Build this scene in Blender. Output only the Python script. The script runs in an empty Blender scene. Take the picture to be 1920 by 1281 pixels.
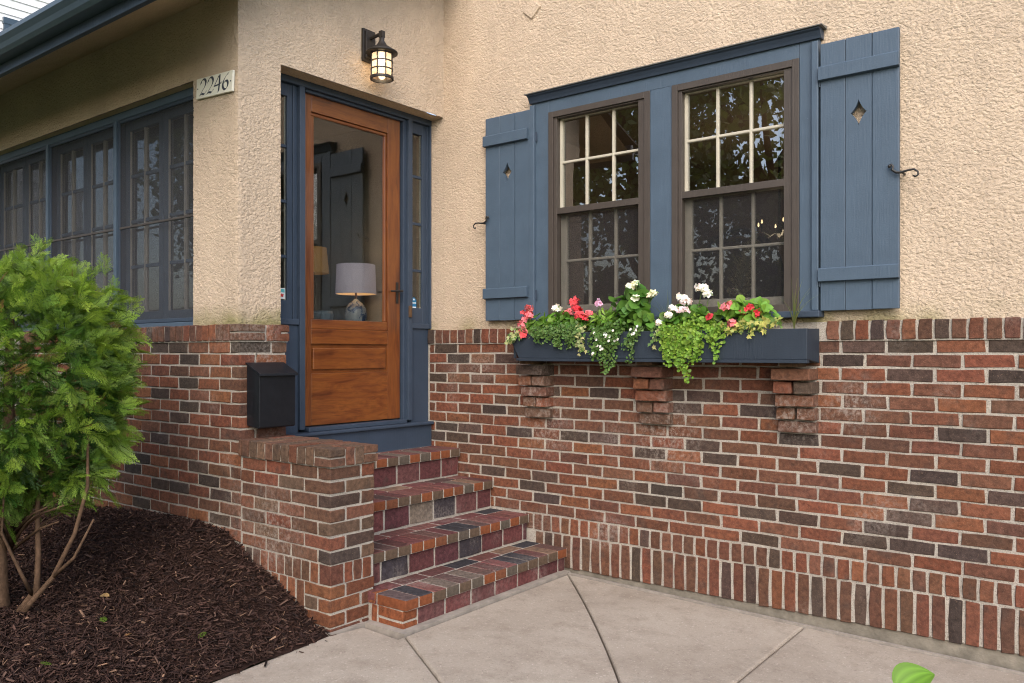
import bpy, bmesh, math, random
import numpy as np
from mathutils import Vector, Matrix, Euler

random.seed(7); np.random.seed(7)
R = math.radians
scene = bpy.context.scene
COL = scene.collection

# ------------------------------------------------------------------ camera
CAM = Vector((4.142, -4.257, 1.335))
cam_d = bpy.data.cameras.new('camera'); cam = bpy.data.objects.new('camera', cam_d); COL.objects.link(cam)
cam.location = CAM; cam.rotation_euler = (R(90), 0, R(90 - 52.0476))
cam_d.sensor_width = 36; cam_d.lens = 1556 / 1920 * 36; cam_d.shift_y = 20.5 / 1920
cam_d.clip_start = .05; cam_d.clip_end = 500
scene.camera = cam

# ------------------------------------------------------------------ light
SUN_EL, SUN_AZ = 38, 148      # azimuth: clockwise from +y
world = bpy.data.worlds.new('World'); scene.world = world; world.use_nodes = True
wn = world.node_tree; wn.nodes.clear()
sky = wn.nodes.new('ShaderNodeTexSky'); sky.sky_type = 'NISHITA'; sky.sun_disc = False
sky.sun_elevation = R(SUN_EL); sky.sun_rotation = R(SUN_AZ)
sky.air_density = 1.0; sky.dust_density = 2.5; sky.ozone_density = 0.6
bgn = wn.nodes.new('ShaderNodeBackground'); bgn.inputs['Strength'].default_value = .15
won = wn.nodes.new('ShaderNodeOutputWorld')
wn.links.new(sky.outputs[0], bgn.inputs[0]); wn.links.new(bgn.outputs[0], won.inputs[0])
sun_d = bpy.data.lights.new('sun', 'SUN'); sun = bpy.data.objects.new('sun', sun_d); COL.objects.link(sun)
sun_d.energy = .85; sun_d.angle = R(70); sun_d.color = (1, .95, .88)
az = R(SUN_AZ); el = R(SUN_EL)
sdir = Vector((math.sin(az) * math.cos(el), math.cos(az) * math.cos(el), math.sin(el)))
sun.rotation_euler = sdir.to_track_quat('Z', 'Y').to_euler()
vs = scene.view_settings
vs.view_transform = 'Standard'; vs.look = 'None'; vs.exposure = 1.3; vs.gamma = 1; vs.use_curve_mapping = False
scene.cycles.use_denoising = True; scene.cycles.denoising_prefilter = 'NONE'; scene.cycles.filter_width = 1.1; scene.cycles.sample_clamp_indirect = 3
scene.cycles.max_bounces = 8; scene.cycles.transparent_max_bounces = 24

# ------------------------------------------------------------------ material helpers
class NT:
    def __init__(s, name):
        s.m = bpy.data.materials.new(name); s.m.use_nodes = True
        s.t = s.m.node_tree; s.t.nodes.clear(); s.out = s.t.nodes.new('ShaderNodeOutputMaterial')
    def n(s, typ, _props=None, **inp):
        nd = s.t.nodes.new('ShaderNode' + typ)
        for k, v in (_props or {}).items(): setattr(nd, k, v)
        for k, v in inp.items():
            k = k.replace('_', ' ')
            key = int(k[1:]) if k[0] == 'i' and k[1:].isdigit() else k
            s.set(nd.inputs[key], v)
        return nd
    def set(s, sock, v):
        if hasattr(v, 'outputs'): v = v.outputs[0]
        if isinstance(v, bpy.types.NodeSocket): s.t.links.new(v, sock)
        else:
            if sock.type == 'RGBA' and not hasattr(v, '__len__'): v = (v, v, v, 1)
            elif sock.type == 'RGBA' and len(v) == 3: v = (*v, 1)
            sock.default_value = v
    def noise(s, vec=None, scale=5, detail=3, rough=.55, dist=0):
        nd = s.n('TexNoise', None, Scale=scale, Detail=detail, Roughness=rough, Distortion=dist)
        if vec is not None: s.set(nd.inputs['Vector'], vec)
        return nd.outputs['Fac']
    def ramp(s, fac, stops):
        nd = s.n('ValToRGB'); s.set(nd.inputs[0], fac)
        el = nd.color_ramp.elements
        while len(el) > 1: el.remove(el[0])
        el[0].position = stops[0][0]; c = stops[0][1]; el[0].color = (c, c, c, 1) if not hasattr(c, '__len__') else (*c, 1)
        for p, c in stops[1:]:
            e = el.new(p); e.color = (c, c, c, 1) if not hasattr(c, '__len__') else (*c, 1)
        return nd.outputs[0]
    def mix(s, fac, a, b, mode='MIX'):
        nd = s.n('MixRGB', {'blend_type': mode}); s.set(nd.inputs[0], fac); s.set(nd.inputs[1], a); s.set(nd.inputs[2], b)
        return nd.outputs[0]
    def math(s, op, a, b=0.0):
        nd = s.n('Math', {'operation': op}); s.set(nd.inputs[0], a); s.set(nd.inputs[1], b); return nd.outputs[0]
    def vmath(s, op, a, b):
        nd = s.n('VectorMath', {'operation': op}); s.set(nd.inputs[0], a); s.set(nd.inputs[1], b); return nd.outputs[0]
    def bump(s, h, strength=.5, dist=.01, nrm=None):
        nd = s.n('Bump', None, Strength=strength, Distance=dist, Height=h)
        if nrm is not None: s.set(nd.inputs['Normal'], nrm)
        return nd.outputs[0]
    def obj(s): return s.n('TexCoord').outputs['Object']
    def pos(s): return s.n('NewGeometry').outputs['Position']
    def bsdf(s, color, rough=.8, nrm=None, spec=.3, metal=0, **kw):
        b = s.n('BsdfPrincipled'); s.set(b.inputs['Base Color'], color); s.set(b.inputs['Roughness'], rough)
        b.inputs['Specular IOR Level'].default_value = spec; b.inputs['Metallic'].default_value = metal
        if nrm is not None: s.set(b.inputs['Normal'], nrm)
        return b
    def done(s, sh):
        s.t.links.new(sh.outputs[0], s.out.inputs[0]); return s.m

M = {}
def brick_material(name, worn=0.0, bscale=1.0):
    t = NT(name); oi = t.n('ObjectInfo'); oc = t.obj()
    off = t.n('CombineXYZ'); t.set(off.inputs[0], t.math('MULTIPLY', oi.outputs['Random'], 37)); t.set(off.inputs[1], t.math('MULTIPLY', oi.outputs['Random'], 91))
    v = t.vmath('ADD', oc, off.outputs[0])
    base = oi.outputs['Color']
    big = t.noise(v, 9, 2)
    flash = t.ramp(big, [(.60, 0), (.70, .7)])
    c = t.mix(flash, base, t.mix(.68, base, (.05, .037, .032)))
    med = t.noise(v, 45, 4, .65)
    c = t.mix(.8, c, t.ramp(med, [(.28, .42), (.5, 1), (.72, 1.6)]), 'MULTIPLY')
    fine = t.noise(v, 260, 3, .7)
    c = t.mix(t.ramp(fine, [(.60, 0), (.74, .6)]), c, (.36, .24, .17))
    c = t.mix(t.ramp(fine, [(.26, .55), (.38, 0)]), c, (.03, .02, .017))
    # pale lime bloom in patches
    p = t.pos(); pm = t.noise(p, 2.1, 2, .5)
    bloom = t.math('MULTIPLY', t.ramp(pm, [(.57, 0), (.72, .8)]), t.ramp(t.noise(p, 60, 4, .7), [(.42, 0), (.62, 1)]))
    c = t.mix(t.math('MULTIPLY', bloom, .4), c, (.48, .42, .38))
    for ctr, rad in (((1.10, 0, .86), .26), ((1.93, 0, .86), .30), ((2.95, 0, 1.08), .18), ((.55, -1.64, .42), .30), ((2.68, -.05, 1.0), .2), ((1.06, -.05, 1.1), .16)):
        dn = t.n('VectorMath', {'operation': 'DISTANCE'}); t.set(dn.inputs[0], p); t.set(dn.inputs[1], ctr)
        mk = t.math('MULTIPLY', t.ramp(t.math('DIVIDE', dn.outputs['Value'], rad), [(.1, .5), (1, 0)]), t.ramp(t.noise(t.vmath('MULTIPLY', p, (42, 42, 34)), 1, 5, .8), [(.47, 0), (.64, 1)]))
        c = t.mix(mk, c, (.46, .41, .37))
    sc = t.vmath('MULTIPLY', v, (190, 190, 60))
    scratch = t.noise(sc, 1, 2, .6)
    h = t.math('ADD', t.math('MULTIPLY', med, .8), t.math('ADD', t.math('MULTIPLY', fine, .5), t.math('MULTIPLY', scratch, .5)))
    nb = t.bump(h, .75 * bscale, .006)
    return t.done(t.bsdf(c, .88, nb, .2))
M['brick'] = brick_material('brick')
M['paver'] = brick_material('paver', bscale=.45)

def simple(name, color, rough=.6, var=.12, vscale=8, bump=.0, bscale=60, spec=.3, metal=0):
    t = NT(name); oc = t.obj()
    c = color
    nz = t.noise(oc, vscale, 4, .6)
    c = t.mix(1, (*color, 1), t.ramp(nz, [(.25, 1 - var), (.75, 1 + var)]), 'MULTIPLY')
    nb = t.bump(t.noise(oc, bscale, 4, .65), bump, .004) if bump else None
    return t.done(t.bsdf(c, rough, nb, spec, metal))

def mortar():
    t = NT('mortar'); p = t.pos()
    c = t.ramp(t.noise(p, 5, 4, .6), [(.3, (.33, .30, .265)), (.55, (.415, .380, .338)), (.75, (.45, .40, .33))])
    c = t.mix(t.ramp(t.noise(p, 170, 3, .7), [(.33, .8), (.47, 0)]), c, (.16, .13, .105))
    nb = t.bump(t.noise(p, 130, 5, .7), 1.0, .008)
    return t.done(t.bsdf(c, .95, nb, .1))
M['mortar'] = mortar()

def stucco(name, col, moss=True):
    t = NT(name); p = t.pos()
    c = t.mix(1, (*col, 1), t.ramp(t.noise(t.vmath('MULTIPLY', p, (2.6, 2.6, 1.1)), 1, 5, .65), [(.25, .84), (.75, 1.09)]), 'MULTIPLY')
    c = t.mix(t.ramp(t.noise(p, 90, 4, .7), [(.28, .2), (.42, 0)]), c, (.30, .20, .12))
    c = t.mix(t.ramp(t.noise(p, 26, 3, .6), [(.55, 0), (.75, .3)]), c, tuple(min(1, q * 1.22) for q in col))
    if moss:   # mossy stain where the render stands on the ledge
        z = t.n('SeparateXYZ', None, Vector=p).outputs[2]
        zz = t.math('ADD', z, t.math('MULTIPLY', t.noise(p, 7, 4, .7), .16))
        mk = t.ramp(t.math('SUBTRACT', zz, 1.40), [(.19, .8), (.29, 0)])
        mk = t.math('MULTIPLY', mk, t.ramp(t.noise(p, 3.0, 2), [(.40, .1), (.6, 1)]))
        c = t.mix(mk, c, (.20, .19, .075))
    q = t.vmath('MULTIPLY', p, (1, 1, 1.35))
    h1 = t.ramp(t.noise(q, 62, 3, .6, .4), [(.40, 0), (.50, .75), (.66, 1)])
    nb = t.bump(t.math('ADD', h1, t.math('MULTIPLY', t.noise(p, 190, 4, .75), .5)), .7, .0075)
    return t.done(t.bsdf(c, .93, nb, .12))
M['stucco'] = stucco('stucco', (.530, .425, .325))
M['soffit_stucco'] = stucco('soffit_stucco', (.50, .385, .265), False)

def paint(name, col, grain=True, rough=.5):
    t = NT(name); oc = t.obj(); p = t.pos()
    c = t.mix(1, (*col, 1), t.ramp(t.noise(oc, 6, 4, .6), [(.25, .88), (.75, 1.1)]), 'MULTIPLY')
    g = t.noise(t.vmath('MULTIPLY', p, (130, 130, 7)), 1, 3, .6)
    c = t.mix(t.ramp(t.noise(p, 55, 5, .75), [(.66, 0), (.74, .5)]), c, tuple(min(1, q * 2.2 + .03) for q in col))
    nb = t.bump(t.math('ADD', g, t.math('MULTIPLY', t.noise(p, 150, 3), .5)), .45, .003)
    return t.done(t.bsdf(c, rough, nb, .35))
M['blue'] = paint('blue_paint', (.058, .088, .128))
M['blue_dark'] = paint('navy_paint', (.034, .050, .078))
M['box_navy'] = paint('navy_box_paint', (.020, .029, .044), rough=.55)
M['bronze'] = paint('bronze_paint', (.054, .044, .038), rough=.5)
M['cream'] = paint('cream_paint', (.42, .39, .32), rough=.5)
M['drip'] = paint('drip_edge', (.13, .125, .115), rough=.7)
M['grey_trim'] = paint('grey_trim', (.29, .28, .25), rough=.7)
M['gutter'] = simple('gutter_metal', (.045, .070, .100), .35, .1, 3, spec=.5)
M['iron'] = simple('black_iron', (.014, .013, .013), .42, .3, 20, .3, 90, .5)
M['lantern_iron'] = simple('bronze_iron', (.022, .018, .016), .5, .3, 30, .3, 120, .4)
M['mailbox'] = simple('black_enamel', (.008, .009, .012), .38, .25, 25, .12, 300, .3)
M['plaque'] = simple('plaque_tile', (.66, .65, .57), .45, .08, 14, .1, 40)
M['digit'] = simple('digit_paint', (.035, .042, .06), .5, .1)
M['brass'] = simple('aged_brass', (.16, .10, .06), .45, .2, 20, metal=.7)

def wood():
    t = NT('varnished_mahogany'); p = t.pos(); oc = t.obj()
    n1 = t.noise(t.vmath('MULTIPLY', oc, (14, 14, 2.2)), 1, 4, .6, 1.2)
    g = t.noise(t.vmath('MULTIPLY', oc, (230, 230, 9)), 1, 3, .6)
    c = t.ramp(n1, [(.28, (.070, .020, .008)), (.45, (.135, .040, .012)), (.6, (.180, .058, .015)), (.78, (.105, .030, .010))])
    c = t.mix(.6, c, t.ramp(g, [(.3, .62), (.7, 1.2)]), 'MULTIPLY')
    nb = t.bump(g, .06, .002)
    b = t.bsdf(c, .28, nb, .5); b.inputs['Coat Weight'].default_value = .35; b.inputs['Coat Roughness'].default_value = .16
    return t.done(b)
M['wood'] = wood()
def wood_h():
    t = NT('mahogany_cross_grain'); oc = t.obj()
    n1 = t.noise(t.vmath('MULTIPLY', oc, (2.5, 2.5, 13)), 1, 4, .6, 1.6)
    g = t.noise(t.vmath('MULTIPLY', oc, (9, 9, 230)), 1, 3, .6)
    c = t.ramp(n1, [(.28, (.070, .019, .007)), (.45, (.142, .042, .012)), (.6, (.190, .062, .015)), (.78, (.112, .032, .010))])
    c = t.mix(.6, c, t.ramp(g, [(.3, .62), (.7, 1.2)]), 'MULTIPLY')
    b = t.bsdf(c, .28, t.bump(g, .06, .002), .5); b.inputs['Coat Weight'].default_value = .35; b.inputs['Coat Roughness'].default_value = .16
    return t.done(b)
M['wood_h'] = wood_h()

def glass(name, tint=(.93, .95, .94), ior=1.55, wav=.0):
    t = NT(name); fr = t.n('Fresnel', None, IOR=ior)
    gl = t.n('BsdfGlossy', None, Color=(1, 1, 1), Roughness=.0)
    nb = None
    if wav:
        nb = t.bump(t.noise(t.pos(), 3.2, 2), wav, .02); t.set(gl.inputs['Normal'], nb)
    tr = t.n('BsdfTransparent', None, Color=tint)
    mx = t.n('MixShader'); t.set(mx.inputs[0], t.math('MULTIPLY', fr.outputs[0], t.math('SUBTRACT', 1.0, t.n('NewGeometry').outputs['Backfacing']))); t.t.links.new(tr.outputs[0], mx.inputs[1]); t.t.links.new(gl.outputs[0], mx.inputs[2])
    return t.done(mx)
M['glass'] = glass('window_glass', (.80, .82, .80), 2.8, .02)
M['door_glass'] = glass('door_glass', (.74, .76, .75), 1.85)
def screen(name, fac, col):
    t = NT(name)
    df = t.n('BsdfDiffuse', None, Color=col); tr = t.n('BsdfTransparent', None, Color=(1, 1, 1))
    mx = t.n('MixShader', None); mx.inputs[0].default_value = fac
    t.t.links.new(tr.outputs[0], mx.inputs[1]); t.t.links.new(df.outputs[0], mx.inputs[2]); return t.done(mx)
M['screen'] = screen('window_screen', .30, (.034, .034, .038)); M['porch_screen'] = screen('porch_screen', .32, (.070, .072, .082))

def concrete():
    t = NT('concrete'); p = t.pos()
    c = t.ramp(t.noise(p, 1.3, 5, .6), [(.25, (.265, .222, .180)), (.5, (.325, .278, .230)), (.75, (.37, .322, .270))])
    c = t.mix(t.ramp(t.noise(p, 7, 5, .75), [(.48, 0), (.72, .5)]), c, (.17, .135, .108))
    f = t.noise(p, 85, 5, .8)
    c = t.mix(t.ramp(f, [(.30, .85), (.44, 0)]), c, (.16, .115, .09))
    c = t.mix(t.ramp(t.noise(p, 70, 5, .8), [(.57, 0), (.72, .8)]), c, (.58, .52, .46))
    nb = t.bump(t.math('ADD', f, t.noise(p, 60, 4, .7)), .55, .004)
    return t.done(t.bsdf(c, .9, nb, .18))
M['concrete'] = concrete()
M['grout'] = simple('grey_grout', (.27, .24, .21), .9, .25, 14, .8, 90, .1)
M['foundation'] = simple('foundation_concrete', (.19, .17, .14), .95, .4, 12, .9, 60, .1)
M['joint'] = simple('joint_filler', (.05, .04, .032), .95, .3, 30, .5, 80, .1)

def attr_mat(name, rough=.6, trans=.0, attr='tint', spec=.3, bump=0):
    t = NT(name); a = t.n('Attribute', {'attribute_name': attr})
    nb = t.bump(t.noise(t.pos(), 220, 3), bump, .003) if bump else None
    b = t.bsdf(a.outputs['Color'], rough, nb, spec)
    if trans:
        tl = t.n('BsdfTranslucent'); t.set(tl.inputs[0], t.mix(1, a.outputs['Color'], (1.3, 1.45, .7), 'MULTIPLY'))
        mx = t.n('MixShader'); mx.inputs[0].default_value = trans
        t.t.links.new(b.outputs[0], mx.inputs[1]); t.t.links.new(tl.outputs[0], mx.inputs[2]); return t.done(mx)
    return t.done(b)
M['leaf'] = attr_mat('leaf', .5, .3)
M['petal'] = attr_mat('petal', .6, .25)
M['mulch'] = attr_mat('mulch_chip', .85, 0, spec=.15, bump=.4)
M['soil'] = simple('mulch_base', (.026, .014, .011), .95, .4, 40, 1, 120, .1)
M['bark'] = simple('bark', (.105, .065, .042), .9, .4, 30, 1, 60, .1)
M['tree_bark'] = simple('tree_bark', (.07, .055, .043), .95, .4, 8, 1, 20, .1)
M['grass'] = simple('lawn', (.08, .11, .035), .95, .4, 2, 1, 30, .1)
M['white_wall'] = simple('white_shingle', (.74, .74, .76), .8, .1, 5, .6, 25, .2)
M['room'] = simple('room_paint', (.26, .245, .22), .9, .06)
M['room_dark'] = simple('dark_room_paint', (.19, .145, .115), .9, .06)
M['floor_wood'] = simple('room_floor', (.10, .065, .045), .6, .2)
M['dark_furn'] = simple('dark_furniture', (.03, .026, .024), .5, .2)
M['roof'] = simple('roof_shingle', (.06, .055, .052), .95, .3, 12, .8, 60)

def emit(name, col, strength, base=(.8, .7, .6)):
    t = NT(name); b = t.bsdf(base, .7); b.inputs['Emission Color'].default_value = (*col, 1); b.inputs['Emission Strength'].default_value = strength
    return t.done(b)

# ------------------------------------------------------------------ mesh helpers
class MB:
    def __init__(s): s.v = []; s.f = []
    def add(s, v, f):
        o = len(s.v); s.v += [tuple(q) for q in v]; s.f += [tuple(i + o for i in q) for q in f]; return s
    def box(s, x0, x1, y0, y1, z0, z1):
        return s.add([(x0, y0, z0), (x1, y0, z0), (x1, y1, z0), (x0, y1, z0), (x0, y0, z1), (x1, y0, z1), (x1, y1, z1), (x0, y1, z1)],
                     [(0, 3, 2, 1), (4, 5, 6, 7), (0, 1, 5, 4), (1, 2, 6, 5), (2, 3, 7, 6), (3, 0, 4, 7)])
    def prism(s, pts, axis, a0, a1):
        """polygon pts (2D) extruded along axis; pts order ccw seen from +axis"""
        n = len(pts)
        def P(p, a):
            if axis == 'x': return (a, p[0], p[1])
            if axis == 'y': return (p[0], a, p[1])
            return (p[0], p[1], a)
        v = [P(p, a0) for p in pts] + [P(p, a1) for p in pts]
        f = [tuple(range(n - 1, -1, -1)), tuple(range(n, 2 * n))] + [(i, (i + 1) % n, n + (i + 1) % n, n + i) for i in range(n)]
        return s.add(v, f)
    def tube(s, pts, rad, seg=8, cap=True):
        pts = [Vector(p) for p in pts]; n = len(pts)
        if not hasattr(rad, '__len__'): rad = [rad] * n
        v = []; f = []; up = Vector((0, 0, 1)); prev = None
        for i in range(n):
            d = (pts[min(i + 1, n - 1)] - pts[max(i - 1, 0)]).normalized()
            if prev is None:
                a = d.cross(up)
                if a.length < .05: a = d.cross(Vector((1, 0, 0)))
                a.normalize()
            else:
                a = (prev - d * prev.dot(d)).normalized()
            prev = a; b = d.cross(a)
            for k in range(seg):
                t = 2 * math.pi * k / seg
                v.append(pts[i] + (a * math.cos(t) + b * math.sin(t)) * rad[i])
        for i in range(n - 1):
            for k in range(seg):
                f.append((i * seg + k, i * seg + (k + 1) % seg, (i + 1) * seg + (k + 1) % seg, (i + 1) * seg + k))
        if cap:
            f.append(tuple(range(seg - 1, -1, -1))); f.append(tuple((n - 1) * seg + k for k in range(seg)))
        return s.add(v, f)
    def lathe(s, prof, c, seg=24):
        v = []; f = []; n = len(prof)
        for r, z in prof:
            for k in range(seg):
                t = 2 * math.pi * k / seg; v.append((c[0] + r * math.cos(t), c[1] + r * math.sin(t), c[2] + z))
        for i in range(n - 1):
            for k in range(seg):
                f.append((i * seg + k, i * seg + (k + 1) % seg, (i + 1) * seg + (k + 1) % seg, (i + 1) * seg + k))
        return s.add(v, f)
    def mesh(s, name):
        me = bpy.data.meshes.new(name); me.from_pydata(s.v, [], s.f); me.update(); return me
    def build(s, name, mat, parent=None, bevel=0, smooth=False, origin=None):
        if origin is None:
            a = np.array(s.v); origin = (a.min(0) + a.max(0)) / 2
        o = Vector([float(q) for q in origin])
        s.v = [tuple(Vector(q) - o) for q in s.v]
        me = s.mesh(name)
        bm = bmesh.new(); bm.from_mesh(me); bmesh.ops.recalc_face_normals(bm, faces=bm.faces); bm.to_mesh(me); bm.free()
        if smooth:
            for p in me.polygons: p.use_smooth = True
        ob = link(name, me, mat, parent, o)
        if bevel:
            m = ob.modifiers.new('bevel', 'BEVEL'); m.width = bevel; m.segments = 2; m.limit_method = 'ANGLE'; m.angle_limit = R(40)
        return ob

def gpos(o):
    p = Vector((0, 0, 0))
    while o is not None: p += o.location; o = o.parent
    return p
def link(name, me, mat, parent=None, loc=(0, 0, 0), rot=None):
    ob = bpy.data.objects.new(name, me); COL.objects.link(ob)
    if mat is not None and me is not None and not me.materials: me.materials.append(M[mat] if isinstance(mat, str) else mat)
    loc = Vector(loc)
    if parent is not None:
        ob.parent = parent; loc = loc - gpos(parent)
    ob.location = loc
    if rot: ob.rotation_euler = rot
    return ob
def tag(o, label=None, cat=None, group=None, kind=None):
    if label: o['label'] = label
    if cat: o['category'] = cat
    if group: o['group'] = group
    if kind: o['kind'] = kind
    return o
def empty(name, loc, label=None, cat=None, group=None, parent=None):
    o = link(name, None, None, parent, loc); o.empty_display_size = .1
    return tag(o, label, cat, group)
def np_mesh(name, V, F, col=None, mat=None, parent=None, loc=(0, 0, 0), smooth=False):
    """V (n,3), F (m,k) numpy; col (n,3) point colours"""
    loc = np.array(loc, float)
    me = bpy.data.meshes.new(name); n, k = len(F), F.shape[1]
    me.vertices.add(len(V)); me.vertices.foreach_set('co', (V - loc).astype(np.float32).ravel())
    me.loops.add(n * k); me.loops.foreach_set('vertex_index', F.astype(np.int32).ravel())
    me.polygons.add(n); me.polygons.foreach_set('loop_start', np.arange(0, n * k, k, dtype=np.int32))
    if smooth: me.polygons.foreach_set('use_smooth', np.ones(n, bool))
    me.update(); me.validate()
    if col is not None:
        a = me.color_attributes.new('tint', 'FLOAT_COLOR', 'POINT')
        a.data.foreach_set('color', np.concatenate([col, np.ones((len(col), 1))], 1).astype(np.float32).ravel())
    return link(name, me, mat, parent, loc)

# ------------------------------------------------------------------ noise (numpy)
_rs = np.random.RandomState(3); _perm = np.concatenate([_rs.permutation(512)] * 2); _ang = _rs.rand(512) * 2 * np.pi
def perlin(x, y):
    xi = np.floor(x).astype(int); yi = np.floor(y).astype(int); xf = x - xi; yf = y - yi
    u = xf * xf * xf * (xf * (xf * 6 - 15) + 10); v = yf * yf * yf * (yf * (yf * 6 - 15) + 10)
    def g(ix, iy, dx, dy):
        a = _ang[_perm[(_perm[ix & 511] + iy) & 511]]; return np.cos(a) * dx + np.sin(a) * dy
    n00 = g(xi, yi, xf, yf); n10 = g(xi + 1, yi, xf - 1, yf); n01 = g(xi, yi + 1, xf, yf - 1); n11 = g(xi + 1, yi + 1, xf - 1, yf - 1)
    return (n00 * (1 - u) + n10 * u) * (1 - v) + (n01 * (1 - u) + n11 * u) * v
def sstep(a, b, x):
    t = np.clip((x - a) / (b - a), 0, 1); return t * t * (3 - 2 * t)
def dash(u, v):
    """thrown stucco: torn flat patches with steep little edges"""
    w = perlin(u / .04 + 7, v / .04) * .012
    n = perlin((u + w) / .0165, (v - w) / .0105) + .55 * perlin(u / .0095 + 31, v / .0085) + .5 * perlin(u / .045 + 3, v / .03 + 12)
    m = perlin(u / .12 + 50, v / .12)
    return .0024 * sstep(-.52, -.26, n + .2 * m) + .0014 * sstep(.20, .34, n) + .0008 * n + .0014 * m

HOUSE = empty('house', (.2, 0, 0), 'tan stucco house corner with brick base, blue trim and wooden door', 'house')

def stucco_panel(org, ud, nd, ul, z0, z1, holes=(), step=.0055, edges=(False, False), mat='stucco', amp=1.0, vd=(0, 0, 1), name='stucco_wall', seed=0):
    ud = np.array(ud, float); nd = np.array(nd, float); vd = np.array(vd, float); org = np.array(org, float)
    nu = max(2, int(ul / step)); nv = max(2, int((z1 - z0) / step))
    us = np.linspace(0, ul, nu + 1); vs_ = np.linspace(z0, z1, nv + 1)
    U, V = np.meshgrid(us, vs_)
    h = dash(U + seed, V) * amp
    cz = (.004 * perlin(V / .03, V * 0 + 3.3) + .003 * perlin(V / .011, V * 0 + 8.1)) * amp
    su = np.zeros_like(U)
    if edges[1]:
        w = sstep(ul - .016, ul, U); h = h * (1 - w) + cz * w; su = np.where(U >= ul - 1e-6, cz, 0)
    if edges[0]:
        w = 1 - sstep(0, .016, U); h = h * (1 - w) + cz * w; su = su - np.where(U <= 1e-6, cz, 0)
    P = org + (U + su)[..., None] * ud + V[..., None] * vd + h[..., None] * nd
    idx = np.arange((nu + 1) * (nv + 1)).reshape(nv + 1, nu + 1)
    F = np.stack([idx[:-1, :-1], idx[:-1, 1:], idx[1:, 1:], idx[1:, :-1]], -1)
    cu = (U[:-1, :-1] + U[1:, 1:]) / 2; cv = (V[:-1, :-1] + V[1:, 1:]) / 2
    keep = np.ones_like(cu, bool)
    for (a, b, c, d) in holes: keep &= ~((cu > a) & (cu < b) & (cv > c) & (cv < d))
    F = F[keep]; V3 = P.reshape(-1, 3)
    used = np.unique(F); remap = np.zeros(len(V3), int); remap[used] = np.arange(len(used))
    ctr = V3[used].mean(0)
    return np_mesh(name, V3[used], remap[F], None, mat, HOUSE, ctr, True)

# ------------------------------------------------------------------ layout numbers (metres)
SY = .02          # stucco plane of the window wall (brick face is y = 0)
PY = -1.645       # porch brick face
PSY = -1.62       # porch stucco plane
SX = .20          # stucco plane of the door wall
BX = .255         # brick face of the door wall
FX = .09          # front of the door frame
CH = .0677        # brick course
ZC = 1.396        # underside of the ledge bricks
ZT = 1.491        # top of the ledge
JY = -1.345       # left jamb of the door opening
ZO = 2.972        # head of the door opening

# ------------------------------------------------------------------ ground
def sw_z(x, y): return -.012 - .020 * max(0, x - 1.25) - .004 * (0 - y)
g = MB(); g.add([(-150, -150, -.16), (150, -150, -.16), (150, 150, -.16), (-150, 150, -.16)], [(0, 1, 2, 3)])
tag(g.build('ground', 'grass', origin=(0, 0, -.16)), kind='structure')

SIDEWALK = empty('sidewalk', (2.2, -1, 0)); tag(SIDEWALK, kind='structure')
def slab(pts, seed):
    """concrete slab polygon with an eased edge"""
    rnd = random.Random(seed)
    c = Vector((sum(p[0] for p in pts) / len(pts), sum(p[1] for p in pts) / len(pts), 0))
    m = MB(); n = len(pts)
    def off(d):
        out = []
        for i in range(n):
            a, b, e = Vector(pts[i - 1]), Vector(pts[i]), Vector(pts[(i + 1) % n])
            d1 = (b - a).normalized(); d2 = (e - b).normalized(); n1 = Vector((-d1.y, d1.x)); n2 = Vector((-d2.y, d2.x))
            k = (n1 + n2); k = k / max(.3, k.dot(n1)) if k.length > .01 else n1
            out.append(b + k * d)
        return out
    rings = [(.004, -.10), (.004, -.010), (.008, -.003), (.016, 0)]
    v = []
    for d, dz in rings:
        for p in off(d): v.append((p.x, p.y, sw_z(p.x, p.y) + dz))
    f = [tuple(3 * n + i for i in range(n))]
    for r in range(3):
        for i in range(n): f.append((r * n + i, r * n + (i + 1) % n, (r + 1) * n + (i + 1) % n, (r + 1) * n + i))
    m.add(v, f); return m.build('slab', 'concrete', SIDEWALK, origin=(c.x, c.y, 0))
def curve(a, b, bow, n=7):
    a = Vector(a); b = Vector(b); d = b - a; p = Vector((-d.y, d.x))
    return [tuple(a + d * t + p * bow * 4 * t * (1 - t)) for t in [i / n for i in range(n + 1)]]
Ja = curve((1.300, -.060), (2.44, -1.34), .012)         # joint out of the inner corner
Jc = [(1.300, -1.445), (1.86, -1.765), (2.55, -2.16)]   # joint off the step's corner
Jb = [(2.735, -.065), (2.752, -1.60)]
E0 = (1.005, -1.672); E1 = (1.075, -2.50); E2 = (1.12, -3.0)
slab([E0, E1, E2, (2.9, -3.0), Jc[2], Jc[1], Jc[0], (1.30, -1.49), (1.04, -1.475)], 1)
slab([Jc[0], Jc[1], Jc[2], (2.62, -2.0), *Ja[::-1], (1.300, -.10)], 2)
slab([Ja[0], *Ja[1:], (2.62, -2.0), (2.75, -2.0), Jb[1], Jb[0]], 3)
slab([Jb[0], Jb[1], (2.756, -1.95), (3.1, -1.75), (4.9, -.9), (4.9, -.06)], 4)
slab([E2, (1.5, -8.0), (3.1, -8.0), (2.9, -3.004)], 5)  # unseen walk behind the camera, added to bounce light under the eaves
m = MB(); m.add([(.98, -3.0, -.07), (5, -3.0, -.12), (5, .1, -.12), (.98, .1, -.07)], [(0, 1, 2, 3)])
m.build('joint_filler', 'joint', SIDEWALK)
m = MB()      # grout fillet along the wall and the bottom step
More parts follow.
